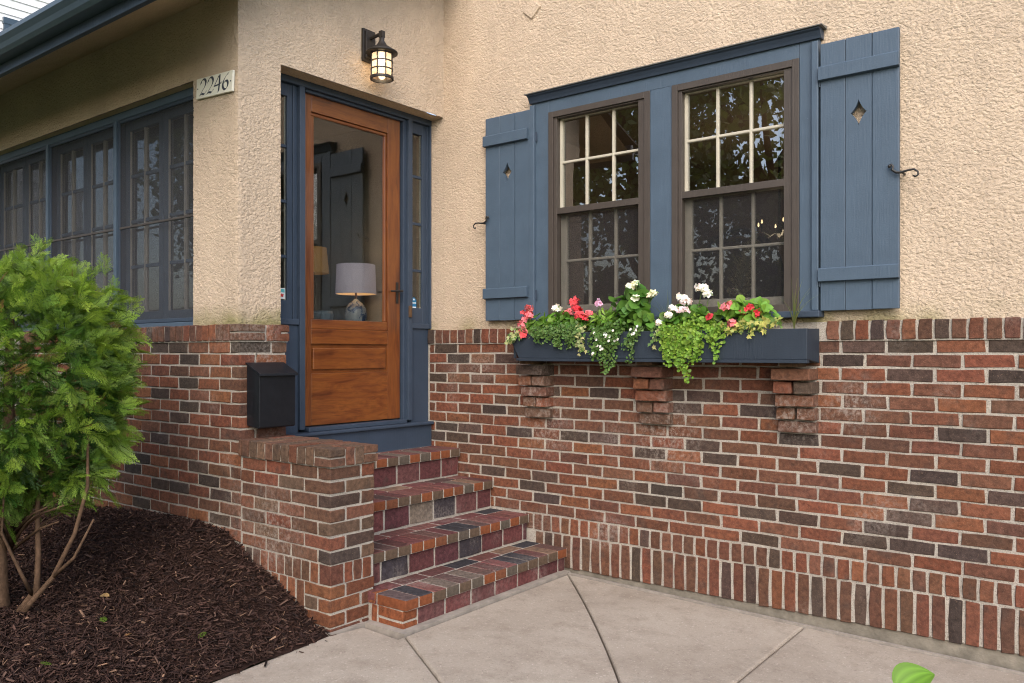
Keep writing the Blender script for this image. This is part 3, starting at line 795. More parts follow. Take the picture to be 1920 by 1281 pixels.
# sill, threshold
MB().box(FX - .14, FX + .045, -1.345, -.004, .832, .853).build('sill', 'blue_dark', FRAME, bevel=.006)
MB().box(FX - .14, FX + .012, -1.0655, -.2375, .8535, .879).build('threshold', 'blue_dark', FRAME, bevel=.004)
MB().box(FX - .12, FX + .020, -1.345, -.006, .62, .8315).build('kick_board', 'blue_dark', FRAME, bevel=.003)
MB().box(FX - .003, FX + .012, -.212, -.190, 1.575, 1.655).build('doorbell', 'brass', FRAME, bevel=.003)
# the door
gy0, gy1, gz0, gz1 = -.975, -.392, 1.540, 2.790
mb = MB()
mb.box(DX - .04, DX, DY0, gy0 - .028, DZ0, DZ1).box(DX - .04, DX, gy1 + .028, DY1, DZ0, DZ1)
DOOR = mb.build('door', 'wood', HOUSE, bevel=.0025)
for z0, z1, nm in ((gz1 + .022, DZ1 - .0005, 'top_rail'), (1.388, 1.480, 'lock_rail'), (DZ0 + .0005, 1.206, 'bottom_rail')):
    MB().box(DX - .0395, DX - .0008, gy0 - .0275, gy1 + .0275, z0, z1).build(nm, 'wood_h', DOOR, bevel=.0025)
MB().box(DX - .035, DX - .018, gy0 - .0275, gy1 + .0275, 1.2065, 1.3875).build('panel_back', 'wood_h', DOOR)
MB().box(DX - .018, DX - .003, gy0 - .012, gy1 + .012, 1.228, 1.362).build('raised_panel', 'wood_h', DOOR, bevel=.006)
bd = [(gy0 - .0275, gy0, gz0, gz1), (gy1, gy1 + .0275, gz0, gz1)]
for a, b, c, d in bd: MB().box(DX - .034, DX - .009, a, b, c - .001, d + .001).build('glazing_bead', 'wood', DOOR, bevel=.007)
MB().box(DX - .034, DX - .0095, gy0 - .027, gy1 + .027, gz1, gz1 + .0215).build('glazing_bead', 'wood_h', DOOR, bevel=.007)
MB().box(DX - .034, DX - .0055, gy0 - .027, gy1 + .027, 1.4805, gz0).build('glazing_bead', 'wood_h', DOOR, bevel=.005)
MB().box(DX - .026, DX - .022, gy0 - .004, gy1 + .004, gz0 - .004, gz1 + .004).build('pane', 'door_glass', DOOR)
hm = MB().box(DX, DX + .008, -.291, -.271, 1.668, 1.812)
hm.tube([(DX + .006, -.281, 1.752), (DX + .045, -.281, 1.752)], .008).tube([(DX + .044, -.268, 1.752), (DX + .046, -.300, 1.750), (DX + .042, -.375, 1.746)], [.008, .0075, .006])
hm.build('door_handle', 'iron', DOOR, bevel=.0015)

# ------------------------------------------------------------------ big window
CY = -.012    # front of casing
mb = MB()
mb.box(.992, 1.124, CY, .10, 1.545, 2.920).box(1.8375, 1.9755, CY - .0005, .10, 1.545, 2.838).box(2.6925, 2.792, CY, .10, 1.545, 2.920).box(1.1245, 2.692, CY - .0003, .10, 2.8385, 2.920)
WIN = mb.build('window', 'blue', HOUSE, bevel=.002)
MB().box(.990, 1.026, CY - .024, CY - .0005, 1.546, 2.90).build('backband', 'blue', WIN, bevel=.004)
MB().box(2.760, 2.794, CY - .024, CY - .0005, 1.546, 2.90).build('backband', 'blue', WIN, bevel=.004)
mb = MB(); mb.prism([(CY - .046, 2.962), (CY - .044, 2.955), (CY - .032, 2.948), (CY - .020, 2.928), (CY - .014, 2.914), (.02, 2.914), (.02, 2.962)], 'x', .982, 2.806)
mb.build('hood_moulding', 'blue_dark', WIN)
mb = MB(); mb.prism([(CY - .056, 2.9635), (.03, 2.9635), (.03, 2.980), (CY - .056, 2.969)], 'x', .970, 2.822); mb.build('drip_cap', 'drip', WIN)
MB().box(.975, 2.808, CY - .05, .10, 1.512, 1.5445).build('sill', 'blue_dark', WIN, bevel=.004)
GY = .036
for wi, (bx0, bx1, gx0, gx1) in enumerate(((1.1245, 1.837, 1.184, 1.757), (1.976, 2.692, 2.036, 2.610))):
    st = MB(); y0, y1 = CY - .008, .02
    st.box(bx0, bx0 + .036, y0, y1, 1.545, 2.838).box(bx1 - .036, bx1, y0, y1, 1.545, 2.838).box(bx0 + .0365, bx1 - .0365, y0, y1, 2.801, 2.8375)
    S = st.build('storm_frame', 'bronze', WIN, bevel=.002)
    st = MB(); st.box(bx0 + .037, gx0 - .001, y0 + .010, y1 + .006, 1.546, 2.800).box(gx1 + .001, bx1 - .037, y0 + .010, y1 + .006, 1.546, 2.800)
    st.box(gx0 - .001, gx1 + .001, y0 + .0105, y1 + .006, 2.196, 2.234).box(gx0 - .001, gx1 + .001, y0 + .0102, y1 + .006, 1.546, 1.585).box(gx0 - .001, gx1 + .001, y0 + .0106, y1 + .006, 2.792, 2.800)
    st.build('storm_track', 'bronze', WIN, bevel=.0015)
    MB().box(gx0, gx1, y0 + .018, y0 + .024, 2.204, 2.212).build('storm_lip', 'bronze', WIN)
    # sashes: cream wood behind the storm frame
    for si, (z0, z1, yy, xs) in enumerate(((2.226, 2.795, GY, 0.0), (1.585, 2.212, GY + .022, .022))):
        sm = MB(); a0 = gx0 + .002 + xs * .7; a1 = gx1 - .002 - xs * .2
        sm.box(a0 - .03, a0 + .012, yy - .008, yy + .028, z0 - .02, z1 + .01).box(a1 - .004, a1 + .03, yy - .008, yy + .028, z0 - .02, z1 + .01)
        sm.box(a0 + .012, a1 - .004, yy - .0075, yy + .028, z1 - .006, z1 + .03).box(a0 + .012, a1 - .004, yy - .0075, yy + .028, z0 - .03, z0 + (.016 if si == 0 else .045))
        sm.build('sash', 'cream', WIN, bevel=.002)
        w3 = (a1 - a0) / 3; zm = z0 + (z1 - z0) * (.52 if si == 0 else .515)
        for q in (1, 2): MB().box(a0 + w3 * q - .008, a0 + w3 * q + .008, yy - .007, yy + .020, z0, z1).build('muntin', 'cream', WIN, bevel=.004)
        MB().box(a0, a1, yy - .0065, yy + .019, zm - .008, zm + .008).build('muntin', 'cream', WIN, bevel=.004)
        for q in range(3):
            for (c, d) in ((z0, zm), (zm, z1)):
                o = MB().box(a0 + w3 * q, a0 + w3 * (q + 1), yy + .006, yy + .008, c, d).build('pane', 'glass', WIN)
                o.rotation_euler = (RN.uniform(-.006, .006), 0, RN.uniform(-.010, .010))
    MB().box(gx0, gx1, y1 + .004, y1 + .0045, 1.585, 2.197).build('insect_screen', 'screen', WIN)

# ------------------------------------------------------------------ shutters
def shutter(x0, x1, hinge_right):
    S = empty('shutter', ((x0 + x1) / 2, -.03, 2.2), parent=HOUSE)
    w = (x1 - x0) / 3; y0, y1 = -.032, -.010; zb, zt = 1.544, 2.878
    for q in range(3):
        a, b = x0 + w * q + .0012, x0 + w * (q + 1) - .0012
        if q != 1: MB().box(a, b, y0 + RN.uniform(-.0008, .0008), y1, zb + RN.uniform(-.001, .001), zt + RN.uniform(-.001, .001)).build('board', 'blue', S, bevel=.003)
        else:
            # middle board with a pierced diamond whose sides curve inwards
            cx = (a + b) / 2; cz = 2.505; n = 8; dia = []
            key = [(cx, cz + .064), (cx + .037, cz), (cx, cz - .064), (cx - .037, cz)]
            for i in range(4):
                p, r = Vector(key[i]), Vector(key[(i + 1) % 4]); mid = (p + r) / 2; inw = (Vector((cx, cz)) - mid) * .16
                for k in range(n):
                    t = k / n; dia.append(tuple(p.lerp(r, t) + inw * 4 * t * (1 - t)))
            m = MB(); m_ = len(dia)
            # outer ring sampled at the same count
            corners = [(cx, zt), (b, zt), (b, cz), (b, zb), (cx, zb), (a, zb), (a, cz), (a, zt)]
            for y, flip in ((y0, False), (y1, True)):
                o = len(m.v); m.v += [(p[0], y, p[1]) for p in dia] + [(p[0], y, p[1]) for p in corners]
                # quadrant fans
                for qd in range(4):
                    seg = [dia[(qd * n + k) % m_] for k in range(n + 1)]; ids = [o + (qd * n + k) % m_ for k in range(n + 1)]
                    c0 = o + m_ + (qd * 2) % 8; c1 = o + m_ + (qd * 2 + 1) % 8; c2 = o + m_ + (qd * 2 + 2) % 8
                    for k in range(n):
                        cc = c1
                        m.f.append((ids[k], cc, ids[k + 1]))
                    m.f.append((c0, c1, ids[0])); m.f.append((c1, c2, ids[-1]))
            o2 = m_ + 8
            for k in range(m_): m.f.append((k, (k + 1) % m_, o2 + (k + 1) % m_, o2 + k))
            for k in range(8): m.f.append((m_ + k, m_ + (k + 1) % 8, o2 + m_ + (k + 1) % 8, o2 + m_ + k))
            m.build('board', 'blue', S)
    for z0, z1 in ((2.688, 2.760), (1.685, 1.755)):
        MB().prism([(y0 - .024, z0 + .004), (y0 - .0012, z0), (y0 - .0012, z1), (y0 - .020, z1), (y0 - .024, z1 - .006)], 'x', x0 - .004, x1 + .002 - (.014 if hinge_right else 0)).build('batten', 'blue', S, bevel=.0015)
    hx = x1 + .008 if hinge_right else x0 - .004
    for z in (2.70, 1.70):
        m = MB(); m.tube([(hx, -.026, z - .035), (hx, -.026, z + .035)], .005, 8)
        m.box(min(hx, hx + (.04 if hinge_right else -.03)), max(hx, hx + (.04 if hinge_right else -.03)), -.024, -.0225, z - .030, z + .030)
        m.build('hinge', 'blue_dark', S)
    return S
shutter(.622, .992, True); shutter(2.803, 3.172, False)
def dog(x, z, s):
    m = MB(); pts = []
    for t in np.linspace(-2.6, .5, 9): pts.append((x + s * (-.030 + .017 * math.cos(t) * -1), -.050, z + .022 + .017 * math.sin(t)))
    pts = [(x + s * a, -.052, z + b) for a, b in ((-.052, .034), (-.044, .040), (-.036, .030), (-.040, .014), (-.022, .000), (.0, -.002), (.03, .004), (.055, .005), (.072, -.008), (.072, -.024), (.060, -.030), (.052, -.024))]
    rad = [.007, .006, .006, .006, .0065, .006, .005, .005, .0045, .0045, .005, .004]
    m.tube(pts, rad, 8); m.tube([(x, .02, z), (x, -.052, z)], .0055, 8)
    m.lathe([(0, .009), (.006, .007), (.009, 0), (.006, -.007), (0, -.009)], (x + s * -.052, -.052, z + .033), 8)
    m.build('shutter_dog', 'iron', HOUSE, smooth=True)
dog(3.185, 2.185, 1); dog(.610, 2.190, -1)

# ------------------------------------------------------------------ porch windows
PF = PSY + .050
mb = MB(); mb.box(-3.6, PXW, PF, PF + .09, PZT - .050, PZT + .005).box(-3.6, PXW, PF - .02, PF + .1, PZB - .028, PZB)
mb.build('porch_window_frame', 'blue', HOUSE, bevel=.003)
mull = [PXW - .012, -1.235, -2.235, -3.235]
for i in range(3):
    x1 = mull[i] - (.018 if i else 0); x0 = mull[i + 1] + .018
    W = MB().box(x0 - .034, x0 - .002, PF - .012, PF + .08, PZB, PZT - .05).build('porch_window', 'blue', HOUSE, bevel=.003)
    # screen frame and mesh
    z0, z1 = PZB + .004, PZT - .052
    sf = MB(); sf.box(x0, x0 + .022, PF, PF + .018, z0, z1).box(x1 - .022, x1, PF, PF + .018, z0, z1).box(x0 + .022, x1 - .022, PF + .0004, PF + .018, z1 - .022, z1).box(x0 + .022, x1 - .022, PF + .0004, PF + .018, z0, z0 + .022)
    sf.build('screen_frame', 'blue_dark', W, bevel=.002)
    zm = z0 + (z1 - z0) * .47
    MB().box(x0 + .022, x1 - .022, PF + .002, PF + .016, zm - .006, zm + .006).build('screen_rail', 'bronze', W)
    MB().box(x0 + .022, x1 - .022, PF + .008, PF + .0085, z0 + .02, z1 - .02).build('insect_screen', 'porch_screen', W)
    # pair of casements behind
    ya, yb = PF + .045, PF + .075; xm = (x0 + x1) / 2
    for c0, c1 in ((x0 + .02, xm - .002), (xm + .002, x1 - .02)):
        sm = MB(); sm.box(c0, c0 + .052, ya, yb, z0, z1).box(c1 - .052, c1, ya, yb, z0, z1).box(c0 + .052, c1 - .052, ya + .0004, yb, z1 - .07, z1).box(c0 + .052, c1 - .052, ya + .0004, yb, z0, z0 + .075)
        sm.build('casement', 'blue', W, bevel=.002)
        a0, a1, b0, b1 = c0 + .052, c1 - .052, z0 + .075, z1 - .07; xm2 = (a0 + a1) / 2
        MB().box(xm2 - .009, xm2 + .009, ya + .004, yb - .004, b0, b1).build('muntin', 'grey_trim', W)
        for q in (1, 2, 3): MB().box(a0, a1, ya + .0045, yb - .0045, b0 + (b1 - b0) * q / 4 - .010, b0 + (b1 - b0) * q / 4 + .010).build('muntin', 'blue', W)
        MB().box(a0, a0 + .008, ya + .002, ya + .012, b0, b1).build('putty_line', 'grey_trim', W)
        for u in range(2):
            for q in range(4):
                l = a0 if u == 0 else xm2 + .01; r_ = xm2 - .01 if u == 0 else a1
                o = MB().box(l, r_, ya + .016, ya + .018, b0 + (b1 - b0) * q / 4 + .01, b0 + (b1 - b0) * (q + 1) / 4 - .01).build('pane', 'glass', W)
                o.rotation_euler = (RN.uniform(-.006, .006), 0, RN.uniform(-.008, .008))

# ------------------------------------------------------------------ rooms behind the glass
def room(x0, x1, y0, y1, z0, z1, mat, front=True, side=None):
    t = .05
    MB().box(x0, x1, y0, y1, z0 - t, z0).build('room_floor', 'floor_wood', HOUSE)
    MB().box(x0, x1, y0, y1, z1, z1 + t).build('room_ceiling', mat, HOUSE)
    MB().box(x0, x1, y1, y1 + t, z0, z1).build('room_wall', mat, HOUSE)
    MB().box(x0 - t, x0, y0, y1 + t, z0, z1).build('room_wall', mat, HOUSE)
    if side: MB().box(x1, x1 + t, y0, y1 + t, z0, z1).build('room_wall', mat, HOUSE)
room(-3.9, .0, PSY + .13, .06, .90, 3.05, 'room')
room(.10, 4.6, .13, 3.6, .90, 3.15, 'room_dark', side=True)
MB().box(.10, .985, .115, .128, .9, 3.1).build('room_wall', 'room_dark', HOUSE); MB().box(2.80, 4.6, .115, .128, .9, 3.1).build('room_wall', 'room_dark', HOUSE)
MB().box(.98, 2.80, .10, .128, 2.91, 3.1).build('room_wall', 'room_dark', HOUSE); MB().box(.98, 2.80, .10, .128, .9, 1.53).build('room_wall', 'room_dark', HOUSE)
MB().box(-3.9, PXW, PSY + .115, PSY + .128, .9, PZB - .02).build('room_wall', 'room', HOUSE)

# ceramic lamp on the porch
LP = (-.50, -.165)
TB = empty('console_table', (-.55, -.22, .9), 'dark console table inside the porch under the ceramic lamp', 'table')
MB().box(-.80, -.28, -.50, -.02, 1.485, 1.515).build('table_top', 'dark_furn', TB)
for a in (-.78, -.30):
    for b in (-.48, -.04): MB().box(a - .02, a + .02, b - .02, b + .02, .9, 1.485).build('leg', 'dark_furn', TB)
LAMP = empty('table_lamp', (*LP, 1.516), 'pale lilac drum shade lamp with blue floral ceramic base behind door glass', 'lamp')
def ceramic():
    t = NT('blue_floral_ceramic'); oc = t.obj()
    k = t.ramp(t.noise(oc, 16, 3, .7, 1.2), [(.50, 0), (.56, 1)])
    return t.done(t.bsdf(t.mix(k, (.36, .38, .42), (.07, .11, .22)), .25, None, .5))
M['ceramic'] = ceramic()
MB().lathe([(0, 0), (.064, 0), (.076, .03), (.082, .09), (.076, .14), (.052, .176), (.022, .196), (.015, .21), (0, .21)], (*LP, 1.516), 28).build('lamp_base', 'ceramic', LAMP, smooth=True)
def shade_mat(name, col, em, es):
    t = NT(name); b = t.bsdf(col, .9); b.inputs['Emission Color'].default_value = (*em, 1); b.inputs['Emission Strength'].default_value = es
    return t.done(b)
M['shade'] = shade_mat('lilac_linen', (.50, .44, .50), (.60, .48, .58), .09)
MB().lathe([(.148, 0), (.140, .215), (.137, .215), (.145, .0), (.148, 0)], (*LP, 1.762), 36).build('lamp_shade', 'shade', LAMP, smooth=True)
M['shade_in'] = shade_mat('lit_shade_lining', (.8, .6, .4), (1, .62, .3), .16)
MB().lathe([(.1445, .001), (.1365, .214)], (*LP, 1.762), 36).build('shade_lining', 'shade_in', LAMP, smooth=True)
MB().tube([(*LP, 1.715), (*LP, 1.84)], .008).build('lamp_neck', 'brass', LAMP)
pl = bpy.data.lights.new('lamp_bulb', 'POINT'); pl.energy = .3; pl.color = (1, .68, .38); pl.shadow_soft_size = .03
po = bpy.data.objects.new('lamp_bulb', pl); COL.objects.link(po); po.parent = LAMP; po.location = (0, 0, .33)
# blue grey planter beside the lamp and an amber shaded floor lamp further in
M['pot'] = simple('blue_grey_pot', (.17, .21, .25), .5, .1)
o = MB().lathe([(0, 0), (.070, 0), (.080, .05), (.085, .09), (.075, .115), (.07, .115), (0, .09)], (-.58, -.415, 1.516), 24).build('ceramic_bowl', 'pot', smooth=True)
tag(o, 'round blue grey bowl on the console beside the lamp', 'bowl')
FL = empty('floor_lamp', (-1.05, -.12, .9), 'floor lamp with glowing amber shade deep inside the porch', 'lamp')
M['amber'] = shade_mat('amber_shade', (.5, .28, .10), (1, .52, .18), .05)
MB().lathe([(.125, 0), (.105, .20)], (-1.05, -.12, 1.95), 30).build('lamp_shade', 'amber', FL, smooth=True)
MB().tube([(-1.05, -.12, .9), (-1.05, -.12, 2.12)], .012).lathe([(0, .9), (.14, .9), (.14, .92), (0, .93)], (-1.05, -.12, 0), 20).build('lamp_pole', 'iron', FL)
# things in the room behind the big window
MR = empty('wall_mirror', (.25, 3.5, 1.9), 'ornate dark framed round mirror on far wall behind right window', 'mirror')
m = MB(); cx, cz = -.55 + 1.45, 2.05
m.tube([(cx + .42 * math.cos(t), 3.5, cz + .46 * math.sin(t)) for t in np.linspace(0, 2 * math.pi, 33)], .035, 8, False).build('mirror_frame', 'dark_furn', MR, smooth=True)
M['mirror'] = NT('mirror'); _t = M['mirror']; M['mirror'] = _t.done(_t.bsdf((.5, .5, .5), .03, None, .5, 1))
m = MB(); m.tube([(cx, 3.52, cz), (cx, 3.53, cz)], .40, 32); m.build('mirror_glass', 'mirror', MR)
CHD = empty('chandelier', (1.75, 2.2, 3.1), 'small lit chandelier with candle bulbs glimpsed through the right window', 'chandelier')
M['bulb'] = emit('warm_bulb', (1, .70, .36), 2)
ccx, ccy, ccz = 1.78, 2.2, 2.30
MB().tube([(ccx, ccy, 3.15), (ccx, ccy, ccz)], .01).lathe([(0, -.06), (.03, -.03), (.02, .04), (0, .05)], (ccx, ccy, ccz), 12).build('stem', 'iron', CHD)
for k in range(6):
    t = k * math.pi / 3; ex, ey = ccx + .17 * math.cos(t), ccy + .17 * math.sin(t)
    MB().tube([(ccx, ccy, ccz), (ccx + .09 * math.cos(t), ccy + .09 * math.sin(t), ccz - .05), (ex, ey, ccz - .02), (ex, ey, ccz + .04)], .006, 6).build('arm', 'iron', CHD)
    MB().lathe([(0, 0), (.008, .008), (.006, .026), (0, .036)], (ex, ey, ccz + .04), 8).build('bulb', 'bulb', CHD, smooth=True)
pl = bpy.data.lights.new('chandelier_light', 'POINT'); pl.energy = 9; pl.color = (1, .74, .48); pl.shadow_soft_size = .15
po = bpy.data.objects.new('chandelier_light', pl); COL.objects.link(po); po.parent = CHD; po.location = Vector((ccx, ccy, ccz - .12)) - CHD.location
PMP = empty('pampas_vase', (1.95, 1.0, .9), 'cream pampas plume standing in vase behind right window', 'dried plant')
MB().lathe([(0, 0), (.06, 0), (.08, .15), (.04, .32), (.045, .36)], (1.95, 1.0, 1.2), 18).build('vase', 'pot', PMP, smooth=True)
MB().box(1.7, 2.2, .8, 1.2, .9, 1.2).build('plinth', 'dark_furn', PMP)
rs = np.random.RandomState(5); Vp = []; Fp = []
for k in range(1500):
    t = rs.rand(); c = np.array([1.95 + .12 * t * t, 1.0, 1.50 + .62 * t]); d = rs.randn(3); d /= np.linalg.norm(d); d[2] += .7
    L = .11 * (math.sin(math.pi * min(1, t * .92 + .06))) * rs.uniform(.6, 1.1); s = np.cross(d, rs.randn(3)); s = s / np.linalg.norm(s) * .0022
    b = len(Vp); Vp += [c - s, c + s, c + d * L]; Fp.append((b, b + 1, b + 2))
np_mesh('plume', np.array(Vp), np.array(Fp), np.tile([.55, .48, .38], (len(Vp), 1)), 'leaf', PMP, (1.95, 1, 1.5))

# ------------------------------------------------------------------ wall lantern
LX, LY, LZ = .335, -.690, 3.165
LAN = empty('wall_lantern', (SX, LY, LZ), 'dark bronze caged lantern glowing amber above the front door', 'lantern')
MB().box(SX + .004, SX + .022, LY - .052, LY + .052, LZ - .005, LZ + .200).box(SX + .022, SX + .034, LY - .038, LY + .038, LZ + .012, LZ + .185).build('backplate', 'lantern_iron', LAN, bevel=.003)
m = MB(); m.tube([(SX + .03, LY, LZ + .142), (LX - .02, LY, LZ + .150), (LX, LY, LZ + .146)], .011, 8); m.box(LX - .014, LX + .014, LY - .014, LY + .014, LZ + .125, LZ + .165); m.build('arm', 'lantern_iron', LAN)
MB().lathe([(0, .135), (.014, .135), (.016, .105), (.034, .075), (.088, .040), (.098, .034), (.098, .026), (.070, .026), (0, .03)], (LX, LY, LZ), 32).build('cap', 'lantern_iron', LAN, smooth=True)
def amber_glass():
    t = NT('seeded_amber_glass'); nz = t.noise(t.obj(), 25, 3)
    a = t.n('BsdfTranslucent', None, Color=(.80, .66, .50)); b = t.n('BsdfTransparent', None, Color=(1, .88, .72))
    c = t.n('BsdfGlossy', None, Color=(1, 1, 1), Roughness=.12)
    m1 = t.n('MixShader'); m1.inputs[0].default_value = .45; t.t.links.new(a.outputs[0], m1.inputs[1]); t.t.links.new(b.outputs[0], m1.inputs[2])
    m2 = t.n('MixShader'); t.set(m2.inputs[0], .06); t.t.links.new(m1.outputs[0], m2.inputs[1]); t.t.links.new(c.outputs[0], m2.inputs[2])
    return t.done(m2)
M['amber_glass'] = amber_glass()
MB().lathe([(.063, .026), (.063, -.125)], (LX, LY, LZ), 28).build('glass_shade', 'amber_glass', LAN, smooth=True)
m = MB()
for zz in (.020, -.028, -.076): m.lathe([(.064, zz - .004), (.070, zz - .004), (.070, zz + .004), (.064, zz + .004), (.064, zz - .004)], (LX, LY, LZ), 28)
m.lathe([(.062, -.136), (.073, -.136), (.073, -.120), (.062, -.120), (.062, -.136)], (LX, LY, LZ), 28)
for k in range(8):
    t = 2 * math.pi * (k + .5) / 8; x, y = LX + .067 * math.cos(t), LY + .067 * math.sin(t); m.tube([(x, y, LZ + .028), (x, y, LZ - .125)], .0042, 6)
m.build('cage', 'lantern_iron', LAN)
M['lantern_bulb'] = emit('lantern_bulb', (1, .84, .62), 5)
MB().lathe([(0, -.05), (.016, -.04), (.022, -.015), (.012, .012), (.012, .03)], (LX, LY, LZ), 16).build('bulb', 'lantern_bulb', LAN, smooth=True)
pl = bpy.data.lights.new('lantern_light', 'POINT'); pl.energy = .35; pl.color = (1, .78, .50); pl.shadow_soft_size = .025
po = bpy.data.objects.new('lantern_light', pl); COL.objects.link(po); po.parent = LAN; po.location = Vector((LX, LY, LZ - .07)) - LAN.location

# ------------------------------------------------------------------ mailbox
MX0, MX1, MY0, MY1, MZ0 = BX + .004, .372, -1.606, -1.372, .928
MAIL = empty('mailbox', (.31, -1.49, MZ0), 'black metal wall mailbox with sloping lid on brick beside the door', 'mailbox')
MB().prism([(MX0, MZ0 + .012), (MX1 - .012, MZ0), (MX1, MZ0 + .006), (MX1, MZ0 + .283), (MX0, MZ0 + .345)], 'y', MY0, MY1).build('mailbox_body', 'mailbox', MAIL, bevel=.003)
MB().prism([(MX0 - .001, MZ0 + .347), (MX1 + .010, MZ0 + .288), (MX1 + .012, MZ0 + .280), (MX1 + .017, MZ0 + .281), (MX1 + .014, MZ0 + .294), (MX0 - .001, MZ0 + .353)], 'y', MY0 - .008, MY1 + .008).build('mailbox_lid', 'mailbox', MAIL, bevel=.0015)

# ------------------------------------------------------------------ house number
PLQ = empty('house_number_plaque', (0, PSY - .012, 2.82), 'cream plaque painted 2246 on stucco beside the porch windows', 'house number')
PLQ.rotation_euler = (0, R(3.0), 0)
pp = MB(); px0, px1, pz0, pz1 = -.176, .178, -.056, .058
o = link('plaque_tile', MB().box(px0, px1, -.008, .006, pz0, pz1).mesh('plaque'), 'plaque', PLQ); o.location = (0, 0, 0)
mdf = o.modifiers.new('bevel', 'BEVEL'); mdf.width = .003; mdf.segments = 2
def pen(strokes, x0, name):
    strokes = [[(a * 1.22, b * 1.14 + .001) for a, b in st] for st in strokes]
    """broad nib strokes: nib held at 35 degrees"""
    nb = Vector((math.cos(R(35)), math.sin(R(35)))) * .0078; m = MB()
    for st in strokes:
        P = []
        for i in range(len(st) - 1):
            p0 = Vector(st[max(0, i - 1)]); p1 = Vector(st[i]); p2 = Vector(st[i + 1]); p3 = Vector(st[min(len(st) - 1, i + 2)])
            for k in range(6):
                t = k / 6; P.append(.5 * ((2 * p1) + (p2 - p0) * t + (2 * p0 - 5 * p1 + 4 * p2 - p3) * t * t + (3 * p1 - p0 - 3 * p2 + p3) * t ** 3))
        P.append(Vector(st[-1]))
        v = []
        for p in P:
            d = Vector((.0016, -.0016))
            v += [(x0 + p.x - nb.x, -.0094, p.y - nb.y), (x0 + p.x + nb.x, -.0094, p.y + nb.y)]
        n = len(P); vb = [(q[0], -.0078, q[2]) for q in v]
        f = [(2 * i, 2 * i + 1, 2 * i + 3, 2 * i + 2) for i in range(n - 1)]
        f += [(2 * i, 2 * i + 2, 2 * n + 2 * i + 2, 2 * n + 2 * i) for i in range(n - 1)] + [(2 * i + 1, 2 * i + 3, 2 * n + 2 * i + 3, 2 * n + 2 * i + 1) for i in range(n - 1)]
        m.add(v + vb, f)
    ob = link(name, m.mesh(name), 'digit', PLQ); ob.location = (0, 0, 0); return ob
two = [[(-.022, .018), (-.012, .036), (.008, .040), (.020, .026), (.014, .006), (-.006, -.014), (-.026, -.034)], [(-.026, -.034), (-.010, -.029), (.008, -.033), (.024, -.022)]]
four = [[(.006, .040), (-.012, .016), (-.030, -.006)], [(-.030, -.006), (0, -.004), (.030, .004)], [(.012, .040), (.010, .0), (.004, -.038)]]
six = [[(.026, .040), (.006, .030), (-.014, .008), (-.020, -.014), (-.010, -.032), (.008, -.032), (.020, -.014), (.014, .004), (-.004, .004), (-.016, -.008)]]
pen(two, -.104, 'digit'); pen(two, -.032, 'digit'); pen(four, .042, 'digit'); pen(six, .112, 'digit')
for q in (-.160, .162):
    o = link('screw', MB().tube([(q, -.0095, 0), (q, -.006, 0)], .0042, 8).mesh('screw'), 'digit', PLQ); o.location = (0, 0, 0)

# ------------------------------------------------------------------ stickers on the sidelights
def decal(name, pts, x, col, label, extra=()):
    root = empty(name, (x, pts[0][0], pts[0][1]), label, 'sticker')
    MB().prism(pts, 'x', x, x + .0008).build('sticker_face', simple(name + '_vinyl', col, .4, .02), root)
    for pn, p, c in extra: MB().prism(p, 'x', x + .0012, x + .0016).build(pn, simple(name + '_' + pn, c, .4, .02), root)
    return root
cy, cz = -.118, 1.680
ST = decal('window_sticker', [(cy - .024, cz + .020), (cy - .024, cz - .045), (cy + .024, cz - .045), (cy + .024, cz + .020), (cy, cz + .042)], DX + .001, (.01, .16, .34), 'blue pointed sticker lettered nest on the right sidelight',
      [('roof_mark', [(cy - .006, cz + .018), (cy + .006, cz + .018), (cy + .006, cz + .026), (cy, cz + .031), (cy - .006, cz + .026)], (.8, .85, .9)), ('white_band', [(cy - .020, cz - .036), (cy + .020, cz - .036), (cy + .020, cz - .026), (cy - .020, cz - .026)], (.8, .85, .9))])
fc = bpy.data.curves.new('letters', 'FONT'); fc.body = 'nest'; fc.size = .024; fc.align_x = 'CENTER'; fc.extrude = .0003
fo = bpy.data.objects.new('letters', fc); COL.objects.link(fo)
dg = bpy.context.evaluated_depsgraph_get(); me = bpy.data.meshes.new_from_object(fo.evaluated_get(dg)); bpy.data.objects.remove(fo)
lo = link('lettering', me, simple('sticker_white', (.85, .88, .9), .4, .02), ST, (DX + .0026, cy, cz - .006)); lo.rotation_euler = (R(90), 0, R(90))
cy, cz = -1.232, 1.684
decal('alarm_sticker', [(cy - .05, cz - .032), (cy + .035, cz - .032), (cy + .035, cz + .032), (cy - .05, cz + .032)], DX + .001, (.62, .66, .66), 'small red and white alarm sticker on left sidelight',
      [('red_mark', [(cy - .045, cz - .010), (cy + .018, cz - .020), (cy + .024, cz - .004), (cy - .045, cz + .010)], (.45, .05, .05)), ('teal_mark', [(cy - .02, cz + .012), (cy + .030, cz + .006), (cy + .030, cz + .026), (cy - .02, cz + .026)], (.10, .38, .40))])

